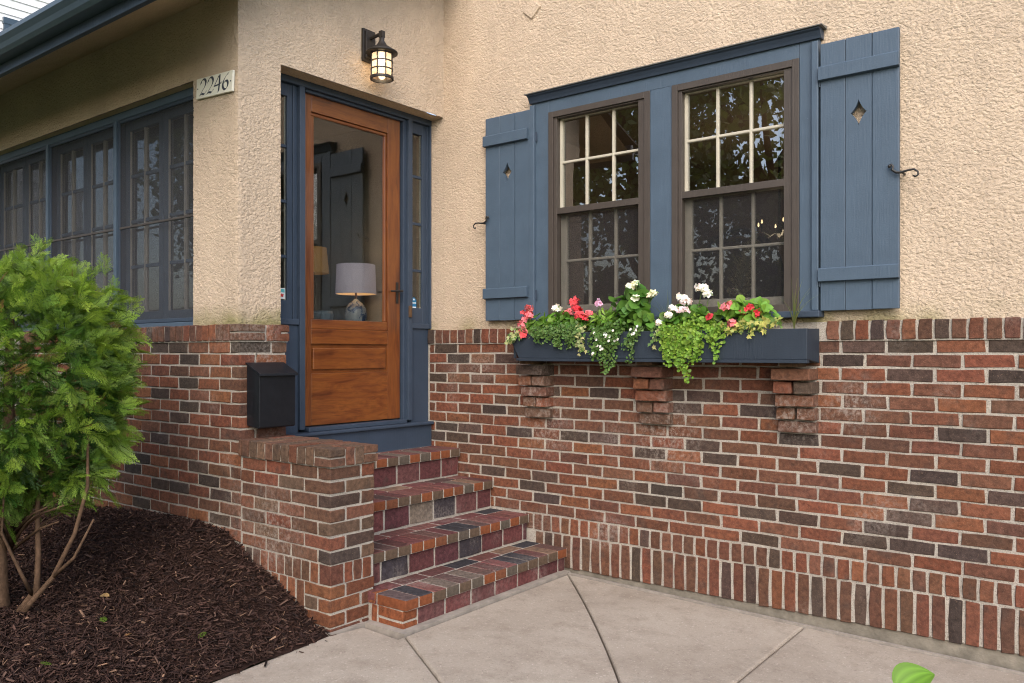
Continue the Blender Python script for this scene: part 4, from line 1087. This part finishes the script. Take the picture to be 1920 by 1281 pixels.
# ------------------------------------------------------------------ flower box
FB = empty('flower_box', (1.87, -.11, 1.29), 'long navy wooden flower box on brick corbels under the window', 'flower box')
BF = -.205
def front_board():
    m = MB(); y0, y1 = BF, BF + .022
    m.prism([(.945, 1.452), (2.796, 1.452), (2.796, 1.300), (1.035, 1.300)][::-1], 'y', y0, y1); return m.build('front_board', 'box_navy', FB, bevel=.003)
front_board()
MB().prism([(1.025, 1.2995), (2.797, 1.2995), (2.797, 1.282), (1.045, 1.282)][::-1], 'y', BF - .010, BF + .03).build('bottom_rail', 'box_navy', FB, bevel=.002)
MB().prism([(BF + .0225, 1.300), (-.016, 1.282), (-.016, 1.455), (BF + .0225, 1.451)], 'x', 2.770, 2.795).build('end_board', 'box_navy', FB, bevel=.003)
MB().prism([(BF + .0225, 1.300), (-.016, 1.300), (-.016, 1.455), (BF + .0225, 1.451)], 'x', .975, .997).build('end_board', 'box_navy', FB, bevel=.003)
MB().box(.998, 2.769, -.036, -.017, 1.300, 1.452).build('back_board', 'box_navy', FB)
MB().box(.998, 2.769, BF + .023, -.037, 1.284, 1.2985).build('base_board', 'box_navy', FB)
MB().box(.998, 2.769, BF + .0235, -.0375, 1.30, 1.425).build('potting_soil', 'soil', FB)
for a in (1.0, 1.83, 2.64): MB().box(a, a + .09, -.15, -.02, 1.2635, 1.2815).build('support_block', 'bark', FB)

# ------------------------------------------------------------------ foliage tools
class Leaves:
    """collects small leaf faces with colours"""
    def __init__(s): s.V = []; s.F = []; s.C = []; s.n = 0
    def poly(s, outline, fan, c, d, nrm, size, col, fold=.25, curl=.2):
        """outline: (k,2) across/along in leaf plane (along 0..1)"""
        d = d / (np.linalg.norm(d) + 1e-9); sd = np.cross(d, nrm); sd = sd / (np.linalg.norm(sd) + 1e-9); up = np.cross(sd, d)
        o = np.asarray(outline); P = c + size * (o[:, :1] * sd + o[:, 1:] * d + (fold * np.abs(o[:, :1]) - curl * o[:, 1:] ** 2) * up)
        s.V.append(P); s.F += [(s.n + a, s.n + b, s.n + e) for a, b, e in fan]
        k = .8 + .4 * o[:, 1:]; s.C.append(np.asarray(col)[None] * k); s.n += len(P)
    def build(s, name, mat, parent, loc):
        if not s.V: return None
        return np_mesh(name, np.concatenate(s.V), np.array(s.F), np.concatenate(s.C), mat, parent, loc)
def outline_leaf(w):
    pts = [(0, 0), (w * .75, .25), (w, .55), (w * .6, .85), (0, 1), (-w * .6, .85), (-w, .55), (-w * .75, .25), (0, .5)]
    return np.array(pts), [(8, i, (i + 1) % 8) for i in range(8)]
ROUND = outline_leaf(.52); OVAL = outline_leaf(.36); SLIM = outline_leaf(.16)
def outline_ivy():
    pts = [(0, 0), (.40, .02), (.28, .26), (.50, .45), (.20, .55), (0, 1), (-.20, .55), (-.50, .45), (-.28, .26), (-.40, .02), (0, .35)]
    return np.array(pts), [(10, i, (i + 1) % 10) for i in range(10)]
IVY = outline_ivy()
def outline_scallop():
    pts = [(0, .18)]
    for k in range(15):
        t = -2.6 + 5.2 * k / 14; r = .46 if k % 2 else .52; pts.append((r * math.sin(t), .5 + r * math.cos(t)))
    pts.append((0, .5)); return np.array(pts), [(16, i, (i + 1) % 16) for i in range(16)]
SCAL = outline_scallop()
FR = np.random.RandomState(21)
def unit(v): v = np.asarray(v, float); return v / (np.linalg.norm(v) + 1e-9)
def rc(base, var=.25):
    k = FR.uniform(1 - var, 1 + var); b = np.array(base) * k; b[0] *= FR.uniform(.85, 1.2); return np.clip(b, 0, 1)
def mound(L, c, rx, ry, rz, n, shape, size, col, lay=.4):
    """leaves over a half-dome facing the street"""
    for _ in range(n):
        d = FR.randn(3); d[2] = abs(d[2]) * 1.0 - .15; d[1] = -abs(d[1]) if FR.rand() < .8 else d[1]; d = unit(d)
        r = FR.uniform(.45, 1.0); p = np.array(c) + d * np.array([rx, ry, rz]) * r
        nrm = unit(d + FR.randn(3) * .45 + np.array([0, -.3, .35])); dr = unit(np.cross(nrm, FR.randn(3)) + d * .6 - np.array([0, 0, .15]))
        L.poly(shape[0], shape[1], p, dr, nrm, size * FR.uniform(.65, 1.2), rc(col), FR.uniform(.05, .4), FR.uniform(-.1, .35))
def trail(L, x, z0, drop, n, spread, shape, size, col, y=-.222, dense=40, fl=None, lean=0):
    """strands spilling over the front of the box"""
    for _ in range(n):
        sx = x + FR.uniform(-spread, spread); ln = drop * (.18 + .82 * FR.rand() ** 1.3) * (1 - .45 * abs((sx - x) / (spread + 1e-6)) ** 1.5); ph = FR.uniform(0, 6)
        k = int(dense * max(.06, ln) / .1); pz = z0 + FR.uniform(-.005, .03)
        for i in range(k):
            t = i / max(1, k - 1)
            px = sx + .016 * math.sin(ph + t * 5) + lean * t * ln; zz = pz - ln * t
            py = (-.12 + (y + .12) * min(1, t * 4)) if t < .25 else y - .006
            p = np.array([px, py, zz]) + FR.randn(3) * np.array([.010, .007, .006])
            nrm = unit(np.array([0, -1, .35]) + FR.randn(3) * .55); dr = unit(np.array([FR.randn(), -.3, FR.randn() * .6 - .4]))
            L.poly(shape[0], shape[1], p, dr, nrm, size * FR.uniform(.5, 1.1), rc(col, .42), .15, .1)
            if fl is not None and FR.rand() < fl[1]: fl[0].append(p + np.array([0, -.012, .004]))
def floret(L, p, nrm, size, col, n=5, w=.42):
    nrm = unit(nrm); a = unit(np.cross(nrm, FR.randn(3))); b = np.cross(nrm, a); o, f = outline_leaf(w)
    for k in range(n):
        t = 2 * math.pi * k / n; L.poly(o, f, p, a * math.cos(t) + b * math.sin(t) + nrm * .25, nrm, size * FR.uniform(.85, 1.1), rc(col, .12), -.1, .25)
def cluster(c, r, n, size, col, parent, name='flower_head'):
    """umbel of florets"""
    L = Leaves()
    for _ in range(n):
        d = FR.randn(3); d[2] = abs(d[2]) * .8; d[1] -= .5; d = unit(d); floret(L, np.array(c) + d * r * FR.uniform(.5, 1.25), d + FR.randn(3) * .4, size * FR.uniform(.75, 1.15), rc(col, .2))
    return L.build(name, 'petal', parent, c)
def stems(parent, pairs, r=.0022, col='leaf'):
    m = MB()
    for a, b in pairs:
        mid = (Vector(a) + Vector(b)) / 2 + Vector((FR.randn() * .008, FR.randn() * .005, 0)); m.tube([a, mid, b], r, 5)
    return m.build('stem', M['stem'], parent)
M['stem'] = simple('green_stem', (.10, .16, .04), .6, .2)
ZS = 1.43
def plant(name, x, label, cat): return empty(name, (x, -.11, ZS), label, cat)
GREEN = (.090, .195, .030); BRIGHT = (.15, .29, .04); DEEP = (.065, .160, .026); VAR = (.40, .44, .20); LIME = (.17, .30, .04)
WHITE = (.80, .78, .76); CORAL = (.66, .085, .10); PINK = (.70, .19, .22); RED_ = (.60, .045, .065)

# pink begonia at the left end
P = plant('pink_begonia', 1.11, 'coral pink begonia at left end of the flower box', 'flower')
L = Leaves(); mound(L, (1.12, -.13, 1.49), .06, .06, .08, 26, ROUND, .045, GREEN); L.build('foliage', 'leaf', P, P.location)
hs = [(1.075, -.17, 1.57, .028), (1.095, -.18, 1.60, .026), (1.060, -.17, 1.535, .022), (1.035, -.19, 1.500, .024), (1.105, -.19, 1.55, .020), (1.075, -.22, 1.46, .024), (1.085, -.21, 1.43, .020)]
for x, y, z, r in hs: cluster((x, y, z), r, 9, .019, CORAL if FR.rand() < .35 else PINK, P)
stems(P, [((1.10, -.12, 1.43), (h[0], h[1], h[2])) for h in hs])
# variegated ivy on the left end
def ivy(x, label, pts, col=VAR, n=70):
    P = plant('variegated_ivy', x, label, 'ivy'); L = Leaves()
    pts = [np.array(p) for p in pts]
    for _ in range(n):
        t = FR.uniform(0, len(pts) - 1.001); i = int(t); p = pts[i] * (1 - t + i) + pts[i + 1] * (t - i) + FR.randn(3) * np.array([.014, .012, .013])
        L.poly(IVY[0], IVY[1], p, unit([FR.randn(), -.4, FR.randn() - .6]), unit(np.array([0, -1, .4]) + FR.randn(3) * .4), FR.uniform(.016, .034), rc(col if FR.rand() < .65 else (.12, .22, .06), .25), .1, .15)
    L.build('foliage', 'leaf', P, P.location); stems(P, [(tuple(pts[i]), tuple(pts[i + 1])) for i in range(len(pts) - 1)], .0016)
ivy(1.03, 'cream edged ivy spilling over the left end of the flower box', [(1.09, -.14, 1.46), (1.07, -.20, 1.475), (1.035, -.222, 1.45), (1.00, -.232, 1.42), (.975, -.235, 1.395)])
# geraniums
def geranium(x, label, heads, cols, lc, rx=.11, n=85, zc=1.49):
    P = plant('geranium', x, label, 'flower'); L = Leaves(); mound(L, (x, -.12, zc), rx, .08, .085, n, SCAL, .048, lc); L.build('foliage', 'leaf', P, P.location)
    for (hx, hy, hz, r), c in zip(heads, cols): cluster((hx, hy, hz), r * .86, int(14 + r * 380), .016, c, P)
    stems(P, [((x + (h[0] - x) * .5, -.12, 1.45), (h[0], h[1] + .01, h[2] - .01)) for h in heads])
geranium(1.38, 'geranium with coral red heads and one white head, left of centre', [(1.300, -.17, 1.592, .026), (1.405, -.14, 1.625, .036), (1.43, -.15, 1.585, .032), (1.375, -.17, 1.565, .026), (1.455, -.17, 1.545, .028), (1.52, -.16, 1.555, .022), (1.50, -.17, 1.53, .02), (1.56, -.12, 1.617, .022)],
         [WHITE, CORAL, RED_, PINK, CORAL, PINK, RED_, (.66, .42, .62)], GREEN, .13, 130, 1.495)
geranium(2.13, 'white geranium with tall pale flower heads right of centre', [(2.215, -.15, 1.665, .036), (2.255, -.15, 1.640, .030), (2.105, -.15, 1.625, .030), (2.135, -.16, 1.600, .034), (2.075, -.19, 1.570, .024), (2.135, -.20, 1.555, .032), (2.055, -.20, 1.530, .024), (2.00, -.21, 1.49, .018)],
         [WHITE, WHITE, WHITE, (.78, .68, .74), WHITE, (.74, .62, .68), WHITE, WHITE], GREEN, .15, 140, 1.50)
# tall white begonia in the middle
P = plant('white_begonia', 1.80, 'tall large leaved begonia with small white flowers at box centre', 'flower')
L = Leaves(); mound(L, (1.80, -.12, 1.58), .11, .08, .13, 46, ROUND, .075, DEEP); mound(L, (1.84, -.14, 1.50), .12, .08, .07, 40, ROUND, .06, GREEN); L.build('foliage', 'leaf', P, P.location)
hs = [(1.80, -.17, 1.705, .022), (1.83, -.16, 1.72, .016), (1.845, -.19, 1.635, .026), (1.93, -.15, 1.66, .016), (1.91, -.15, 1.65, .014)]
for x, y, z, r in hs: cluster((x, y, z), r, 9, .020, (.78, .76, .62), P)
stems(P, [((1.80, -.11, 1.44), (h[0], h[1] + .01, h[2])) for h in hs], .003)
# red begonia on the right
P = plant('red_begonia', 2.46, 'red begonia with broad light green leaves near right end', 'flower')
L = Leaves(); mound(L, (2.46, -.12, 1.515), .14, .085, .095, 110, OVAL, .062, BRIGHT); L.build('foliage', 'leaf', P, P.location)
hs = [(2.39, -.20, 1.565, .032), (2.47, -.20, 1.545, .016), (2.545, -.19, 1.525, .017), (2.43, -.22, 1.475, .026), (2.50, -.18, 1.56, .013), (2.29, -.2, 1.52, .012)]
for i, (x, y, z, r) in enumerate(hs): cluster((x, y, z), r * .85, 8, .020, RED_ if i % 3 else PINK, P)
stems(P, [((2.45, -.12, 1.44), (h[0], h[1] + .01, h[2])) for h in hs])
# feathery filler between the geranium and the tall begonia
P = plant('leafy_filler', 1.63, 'fine leaved green filler plant between geranium and tall begonia', 'plant')
L = Leaves(); mound(L, (1.62, -.12, 1.50), .11, .07, .075, 150, SLIM, .050, BRIGHT); mound(L, (1.24, -.12, 1.50), .09, .06, .06, 40, ROUND, .045, BRIGHT); L.build('foliage', 'leaf', P, P.location)
# trailing plants
def trailing(x, label, args, flowers=False, extra=None):
    P = plant('trailing_plant', x, label, 'trailing plant'); L = Leaves(); fl = []
    for a in args: trail(L, *a[:8], fl=(fl, .024) if flowers else None, **(a[8] if len(a) > 8 else {}))
    mound(L, (x, -.16, 1.47), .15, .07, .065, 190, ROUND, .021, args[0][7])
    L.build('foliage', 'leaf', P, P.location)
    if fl:
        for p in fl:
            Lf = Leaves(); floret(Lf, p, (0, -1, .3), .0085, WHITE, 5, .5); Lf.build('flower', 'petal', P, p)
trailing(1.36, 'grey green trailer hanging over left part of flower box', [(1.30, 1.475, .16, 26, .13, ROUND, .017, (.10, .185, .050)), (1.42, 1.46, .19, 6, .04, ROUND, .016, (.10, .185, .05), {'lean': -.2})])
ivy(1.50, 'cream edged ivy trailing between the two left trailing plants', [(1.46, -.15, 1.50), (1.49, -.21, 1.47), (1.50, -.228, 1.41), (1.50, -.232, 1.37), (1.52, -.232, 1.345)], VAR, 60)
trailing(1.72, 'trailing plant dotted with tiny white flowers at box centre', [(1.67, 1.475, .28, 24, .085, ROUND, .017, (.085, .165, .038)), (1.84, 1.46, .22, 9, .04, ROUND, .015, (.10, .18, .05))], True)
ivy(1.97, 'cream edged ivy beneath the white geranium', [(1.93, -.15, 1.49), (1.98, -.19, 1.47), (2.02, -.21, 1.46), (1.97, -.228, 1.40)], VAR, 60)
trailing(2.17, 'bright lime green trailer hanging lowest from the flower box', [(2.14, 1.475, .32, 30, .105, ROUND, .020, LIME), (2.34, 1.47, .24, 9, .045, ROUND, .019, LIME)])
ivy(2.52, 'yellow variegated ivy spreading over the box right of the red begonia', [(2.36, -.19, 1.465), (2.42, -.22, 1.455), (2.50, -.222, 1.475), (2.58, -.21, 1.49), (2.66, -.19, 1.495), (2.50, -.225, 1.43)], (.44, .46, .13), 130)
def spike(x, label, blades, h):
    P = plant('spike_grass', x, label, 'grass plant'); m = MB(); V = []; F = []; C = []
    for k in range(blades):
        a = FR.uniform(0, 6.28); lean = FR.uniform(.1, .9); ln = h * FR.uniform(.6, 1.15); n = 7; base = len(V)
        dx, dy = math.cos(a), math.sin(a) * .6
        for i in range(n + 1):
            t = i / n; r = lean * ln * t * t * .8; zz = ZS + ln * (t - .45 * lean * t * t); w = .0042 * (1 - t * .9)
            qx, qy = .8 * w, -.6 * w; V += [(x + dx * r - qx, -.11 + dy * r - .02 * t - qy, zz), (x + dx * r + qx, -.11 + dy * r - .02 * t + qy, zz)]; cc = rc((.20, .23, .085), .3); C += [cc, cc]
        for i in range(n): F.append((base + 2 * i, base + 2 * i + 1, base + 2 * i + 3, base + 2 * i + 2))
    np_mesh('blades', np.array(V), np.array(F), np.array(C), 'leaf', P, P.location)
spike(2.70, 'arching spike grass at the right end of the flower box', 17, .27); spike(2.00, 'thin spike grass between begonia and white geranium', 9, .26); spike(1.03, 'sparse spike grass at the left end of the flower box', 8, .20)

# ------------------------------------------------------------------ arborvitae shrub
def frond(seed):
    """flat scale-leaf spray in the xy plane, growing along +y, unit length"""
    rs = np.random.RandomState(seed); V = []; F = []; C = []
    def blade(p, d, L, w, c):
        s = np.array([-d[1], d[0]]) * w; b = len(V)
        for k in (p, p + d * L * .55 + s * .5, p + d * L, p + d * L * .55 - s * .5): V.append((k[0], k[1], 0)); C.append(c)
        F.append((b, b + 1, b + 2)); F.append((b, b + 2, b + 3))
    ax = lambda t: np.array([.07 * math.sin(2.6 * t + seed), t])
    blade(ax(0), unit(ax(1) - ax(0)), 1.0, .020, .7)
    n = 7
    for k in range(n):
        for sg in (-1, 1):
            t = .14 + .80 * (k + (.5 if sg > 0 else 0)) / n
            if rs.rand() < .06: continue
            a = R(rs.uniform(36, 50)) * sg; L = (.50 * (1 - t) ** .8 + .09) * rs.uniform(.8, 1.15); d = np.array([math.sin(a), math.cos(a)]); p = ax(t)
            blade(p, d, L, .020, .85)
            m = 2 + int(L * 9)
            for j in range(m):
                u = (j + .5) / m
                for s2 in (-1, 1):
                    if rs.rand() < .12: continue
                    a2 = a + s2 * R(rs.uniform(26, 40)); l2 = (L * .34 * (1 - u * .6) + .03)
                    blade(p + d * L * u, np.array([math.sin(a2), math.cos(a2)]), l2, .021, 1.0 + .3 * u)
    return np.array(V), np.array(F), np.array(C)
FRONDS = [frond(i) for i in range(6)]
BUSH = empty('arborvitae_shrub', (-.16, -2.66, .10), 'bushy bright green arborvitae shrub growing in the mulch bed', 'shrub')
def bush_crown(n):
    rs = np.random.RandomState(17); Vs = []; Fs = []; Cs = []; base = 0
    c = np.array([-.18, -2.60, 1.17]); rad = np.array([.515, .52, .625])
    for k in range(n):
        u = rs.uniform(-1, 1); ph = rs.uniform(0, 2 * math.pi)
        d = np.array([math.sqrt(1 - u * u) * math.cos(ph), math.sqrt(1 - u * u) * math.sin(ph), u])
        sup = (abs(d[0]) ** 2.6 + abs(d[1]) ** 2.6 + abs(d[2]) ** 2.6) ** (-1 / 2.6)
        lump = 1 + .11 * math.sin(5 * ph + 2 * u) + .07 * math.sin(9 * ph - 7 * u + 1)
        if u < 0: lump *= 1 - .06 * u * u
        rr = (.55 + .45 * rs.rand() ** .55); p = c + d * sup * rad * rr * lump * .92
        if rr < .65 and rs.rand() < .3: continue
        L = rs.uniform(.065, .145); W = L * rs.uniform(.62, .9)
        tang = unit(np.cross(d, rs.randn(3)))
        ax = unit(d * rs.uniform(.35, 1.0) * np.array([1, 1, .6]) + tang * .55 + np.array([0, 0, rs.uniform(-.05, .75)]))
        nrm = unit(d * .8 + rs.randn(3) * .45 + np.array([0, 0, .35])); sd = unit(np.cross(ax, nrm)); nm = np.cross(sd, ax)
        V, F, C = FRONDS[rs.randint(6)]
        y = V[:, 1:2]; droop = rs.uniform(-.05, .42)
        P = p + sd * V[:, :1] * W + ax * y * L - nm * (abs(V[:, :1]) * W * rs.uniform(0, .35)) - np.array([0, 0, 1]) * (droop * L * y * y)
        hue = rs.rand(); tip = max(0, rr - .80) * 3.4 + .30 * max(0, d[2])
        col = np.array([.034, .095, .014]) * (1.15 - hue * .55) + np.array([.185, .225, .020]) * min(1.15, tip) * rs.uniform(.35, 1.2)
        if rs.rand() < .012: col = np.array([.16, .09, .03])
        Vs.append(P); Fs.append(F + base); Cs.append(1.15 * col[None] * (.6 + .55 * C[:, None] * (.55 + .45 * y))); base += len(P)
    return np.concatenate(Vs), np.concatenate(Fs), np.concatenate(Cs)
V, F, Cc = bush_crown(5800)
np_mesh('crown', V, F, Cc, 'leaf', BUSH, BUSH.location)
tb = MB(); rt_ = random.Random(4)
def limb(pts, r0, r1):
    n = len(pts); tb.tube(pts, [r0 + (r1 - r0) * i / (n - 1) for i in range(n)], 8)
bz = .09
limb([(-.17, -2.66, bz - .05), (-.19, -2.66, bz + .12), (-.24, -2.64, .42), (-.22, -2.6, .9), (-.2, -2.6, 1.5)], .060, .018)
limb([(-.12, -2.63, bz - .03), (-.03, -2.60, bz + .07), (.02, -2.57, .24), (.035, -2.57, .40), (.00, -2.56, .60), (.05, -2.55, .95)], .019, .008)
limb([(-.06, -2.64, bz - .03), (.03, -2.60, bz + .09), (.12, -2.54, .30), (.20, -2.48, .50), (.26, -2.45, .72), (.20, -2.42, .95)], .015, .006)
limb([(.12, -2.54, .30), (.24, -2.50, .40), (.34, -2.46, .58)], .010, .004)
limb([(-.0, -2.58, .2), (.08, -2.66, .33), (.02, -2.72, .52), (.10, -2.74, .7)], .010, .004)
limb([(-.20, -2.66, bz), (-.32, -2.70, .30), (-.40, -2.70, .62), (-.38, -2.68, 1.0)], .026, .010)
for k in range(46):
    a = rt_.uniform(-1.2, 1.6); z = rt_.uniform(.5, .95); r = rt_.uniform(.15, .42); limb([(-.18, -2.6, z - .15), (-.18 + r * .6 * math.cos(a), -2.6 + r * .6 * math.sin(a) * .8, z - .02), (-.18 + r * math.cos(a), -2.6 + r * math.sin(a) * .8, z + .03)], .008, .003)
tb.build('trunk', 'bark', BUSH, smooth=True)

# hosta whose leaf tip enters the frame at the lower right
HO = empty('hosta', (3.62, -1.52, -.12), 'fresh green hosta leaf poking up at the lower right edge', 'plant')
def hosta_leaf(c, d, L, W, twist):
    d = unit(d); up = np.array([0, 0, 1.0]); sd = unit(np.cross(d, up)); sd = unit(sd * math.cos(twist) + np.cross(d, sd) * math.sin(twist)); nm = np.cross(sd, d); V = []; F = []; C = []; nu, nv = 12, 8
    for i in range(nu + 1):
        t = i / nu; w = W * (math.sin(math.pi * t ** .72) ** .8) * (1 - .15 * t) + .0006
        for j in range(nv + 1):
            s = j / nv * 2 - 1; rip = .006 * math.cos(s * 14) * (1 - t) * math.sin(math.pi * t)
            V.append(np.array(c) + d * L * t + sd * w * s + nm * (.30 * abs(s) ** 1.5 * w + rip) - up * (.55 * L * t * t) + up * .25 * L * t)
            C.append(np.array([.125, .255, .028]) * (1.1 - .2 * abs(s) + .22 * math.cos(s * 14)))
    for i in range(nu):
        for j in range(nv): a = i * (nv + 1) + j; F.append((a, a + 1, a + nv + 2, a + nv + 1))
    return np.array(V), np.array(F), np.array(C)
for i, (c, d, L, W, tw) in enumerate((((3.485, -1.435, .262), (.72, .80, .75), .165, .052, .7), ((3.72, -1.66, .12), (.8, -.5, .2), .2, .06, 0), ((3.75, -1.45, .10), (.9, .4, .1), .2, .06, .2), ((3.52, -1.7, .08), (-.3, -.9, .2), .2, .06, 0), ((3.6, -1.78, .12), (.2, -.9, .2), .2, .06, 0))):
    V, F, C = hosta_leaf(c, d, L, W, tw); np_mesh('leaf', V, F, C, 'leaf', HO, HO.location, True)
    MB().tube([(3.62, -1.52, -.14), tuple((np.array(c) + np.array([3.62, -1.52, -.14])) / 2 + np.array([0, 0, .05])), c], [.006, .005, .004], 6).build('petiole', 'stem', HO)

# litter on the mulch
def fallen(x, y, col, size, label, rot):
    L = Leaves(); z = float(bed_z(np.array([x]), np.array([y]))[0]) + .022
    L.poly(OVAL[0], OVAL[1], np.array([x, y, z]), np.array([math.cos(rot), math.sin(rot), .15]), np.array([.1, -.2, 1.0]), size, col, .25, .15)
    tag(L.build('fallen_leaf', 'leaf', None, (x, y, z)), label, 'leaf')
fallen(.02, -2.28, (.42, .27, .12), .055, 'dry tan leaf lying on the mulch near the shrub trunks', .4)
fallen(.55, -2.42, (.30, .16, .07), .035, 'curled brown leaf on the mulch in front of the cheek wall', 2.0)
def sprig(x, y, label):
    z = float(bed_z(np.array([x]), np.array([y]))[0]) + .012; V, F, C = FRONDS[2]
    a = FR.uniform(0, 6); P = np.stack([x + .05 * (V[:, 0] * math.cos(a) - V[:, 1] * math.sin(a)), y + .05 * (V[:, 0] * math.sin(a) + V[:, 1] * math.cos(a)), z + .016 * V[:, 1] + .004], -1)
    tag(np_mesh('fallen_sprig', P, F, np.tile([.14, .24, .03], (len(P), 1)), 'leaf', None, (x, y, z)), label, 'sprig')
sprig(.36, -2.42, 'green sprig on mulch just below the shrub'); sprig(.76, -2.20, 'small green sprig on mulch close to the sidewalk edge'); sprig(.62, -2.75, 'tiny green sprig on mulch at lower left corner')

# ------------------------------------------------------------------ white house behind the eave
NB = empty('white_house', (-12, 2, 0), 'white shingled neighbouring house with blue window frame above the gutter', 'house')
wm = MB().box(-12.3, -12.0, -6, 9, 0, 13); wm.build('wall', 'white_wall', NB)
for k in range(40):
    z = 4.4 + k * .14; MB().prism([(-12.0, z), (-11.975, z), (-11.995, z + .14), (-12.0, z + .14)], 'y', -6, 9).build('siding_board', 'white_wall', NB)
def nwin(y0, y1, z0, z1):
    W_ = MB().box(-11.99, -11.93, y0 - .09, y0, z0, z1).box(-11.99, -11.93, y1, y1 + .09, z0, z1).box(-11.99, -11.92, y0 - .1, y1 + .1, z1, z1 + .11).box(-11.99, -11.90, y0 - .1, y1 + .1, z0 - .08, z0).build('window', 'gutter', NB)
    MB().box(-11.985, -11.97, y0, y1, z0, z1).build('pane', 'white_wall', W_)
nwin(1.87, 3.0, 5.6, 7.15)

# ------------------------------------------------------------------ trees over the street, seen in the panes
def tree(x, y, h, r, label, seed, lean=0, zc=None):
    T = empty('street_tree', (x, y, -.16), label, 'tree', 'trees over the street'); rs = np.random.RandomState(seed); m = MB()
    top = Vector((x + lean, y, h * .62)); m.tube([(x, y, -.2), (x + lean * .1, y, h * .15), (x + lean * .5, y, h * .38), tuple(top), (x + lean, y, h * .85)], [.30, .24, .20, .13, .05], 10)
    for k in range(9):
        a = rs.uniform(0, 6.28); z0 = h * rs.uniform(.28, .6); q = r * rs.uniform(.5, .85); m.tube([(x + lean * .5, y, z0), (x + lean * .6 + q * .5 * math.cos(a), y + q * .5 * math.sin(a), z0 + h * .12), (x + lean * .6 + q * math.cos(a), y + q * math.sin(a), z0 + h * .2)], [.10, .06, .025], 7)
    m.build('trunk', 'tree_bark', T, smooth=True)
    n = 92; cl = []
    for k in range(n):
        d = unit(rs.randn(3)); cl.append(np.array([x + lean * .7, y, h * .64]) + d * np.array([r, r, h * .38]) * rs.uniform(.35, 1.0))
    cl = np.array(cl); per = 75; N = n * per
    c = np.repeat(cl, per, 0) + rs.randn(N, 3) * np.array([.42, .42, .34])
    a = rs.randn(N, 3); a /= np.linalg.norm(a, axis=1)[:, None]; b = np.cross(a, rs.randn(N, 3)); b /= np.linalg.norm(b, axis=1)[:, None]
    s = (.07 + .06 * rs.rand(N))[:, None]
    V = np.stack([c - a * s, c - b * s * .6, c + a * s, c + b * s * .6], 1).reshape(-1, 3); F = np.arange(N * 4).reshape(N, 4)
    C = np.repeat(np.array([.125, .150, .050])[None] * (.6 + .8 * rs.rand(N))[:, None], 4, 0)
    np_mesh('crown', V, F, C, 'leaf', T, T.location)
tree(-5.2, -11.5, 8.6, 3.4, 'tree reflected in the left window panes', 1, .8)
tree(-1.2, -12.0, 9.2, 3.4, 'tree with leaning trunk reflected in the right window panes', 2, -1.2)
tree(-10.5, -9.5, 7.6, 3.0, 'tree reflected in the porch window glass', 3)
tree(-16, -14, 9, 3.8, 'farthest tree standing across the street', 4)
tree(3.6, -15, 9, 3.8, 'tree across the street facing the big window', 5)

# added hedge across the street, itself unseen, darkens the lower panes' reflections
HG = empty('reflection_hedge', (-7, -17, -.16), 'long dark hedge added behind the reflected trees to darken the lower panes', 'hedge')
rs = np.random.RandomState(31); N = 26000
c = np.stack([rs.uniform(-26, 9, N), -17 + rs.randn(N) * .55, rs.rand(N) ** .8 * 3.4 - .1], -1); c[:, 2] += .35 * np.sin(c[:, 0] * 1.3) * (c[:, 2] > 2)
a = rs.randn(N, 3); a /= np.linalg.norm(a, axis=1)[:, None]; b = np.cross(a, rs.randn(N, 3)); b /= np.linalg.norm(b, axis=1)[:, None]; sz = (.12 + .10 * rs.rand(N))[:, None]
np_mesh('foliage', np.stack([c - a * sz, c - b * sz * .7, c + a * sz, c + b * sz * .7], 1).reshape(-1, 3), np.arange(N * 4).reshape(N, 4), np.repeat(np.array([.055, .085, .028])[None] * (.6 + .8 * rs.rand(N))[:, None], 4, 0), 'leaf', HG, HG.location)
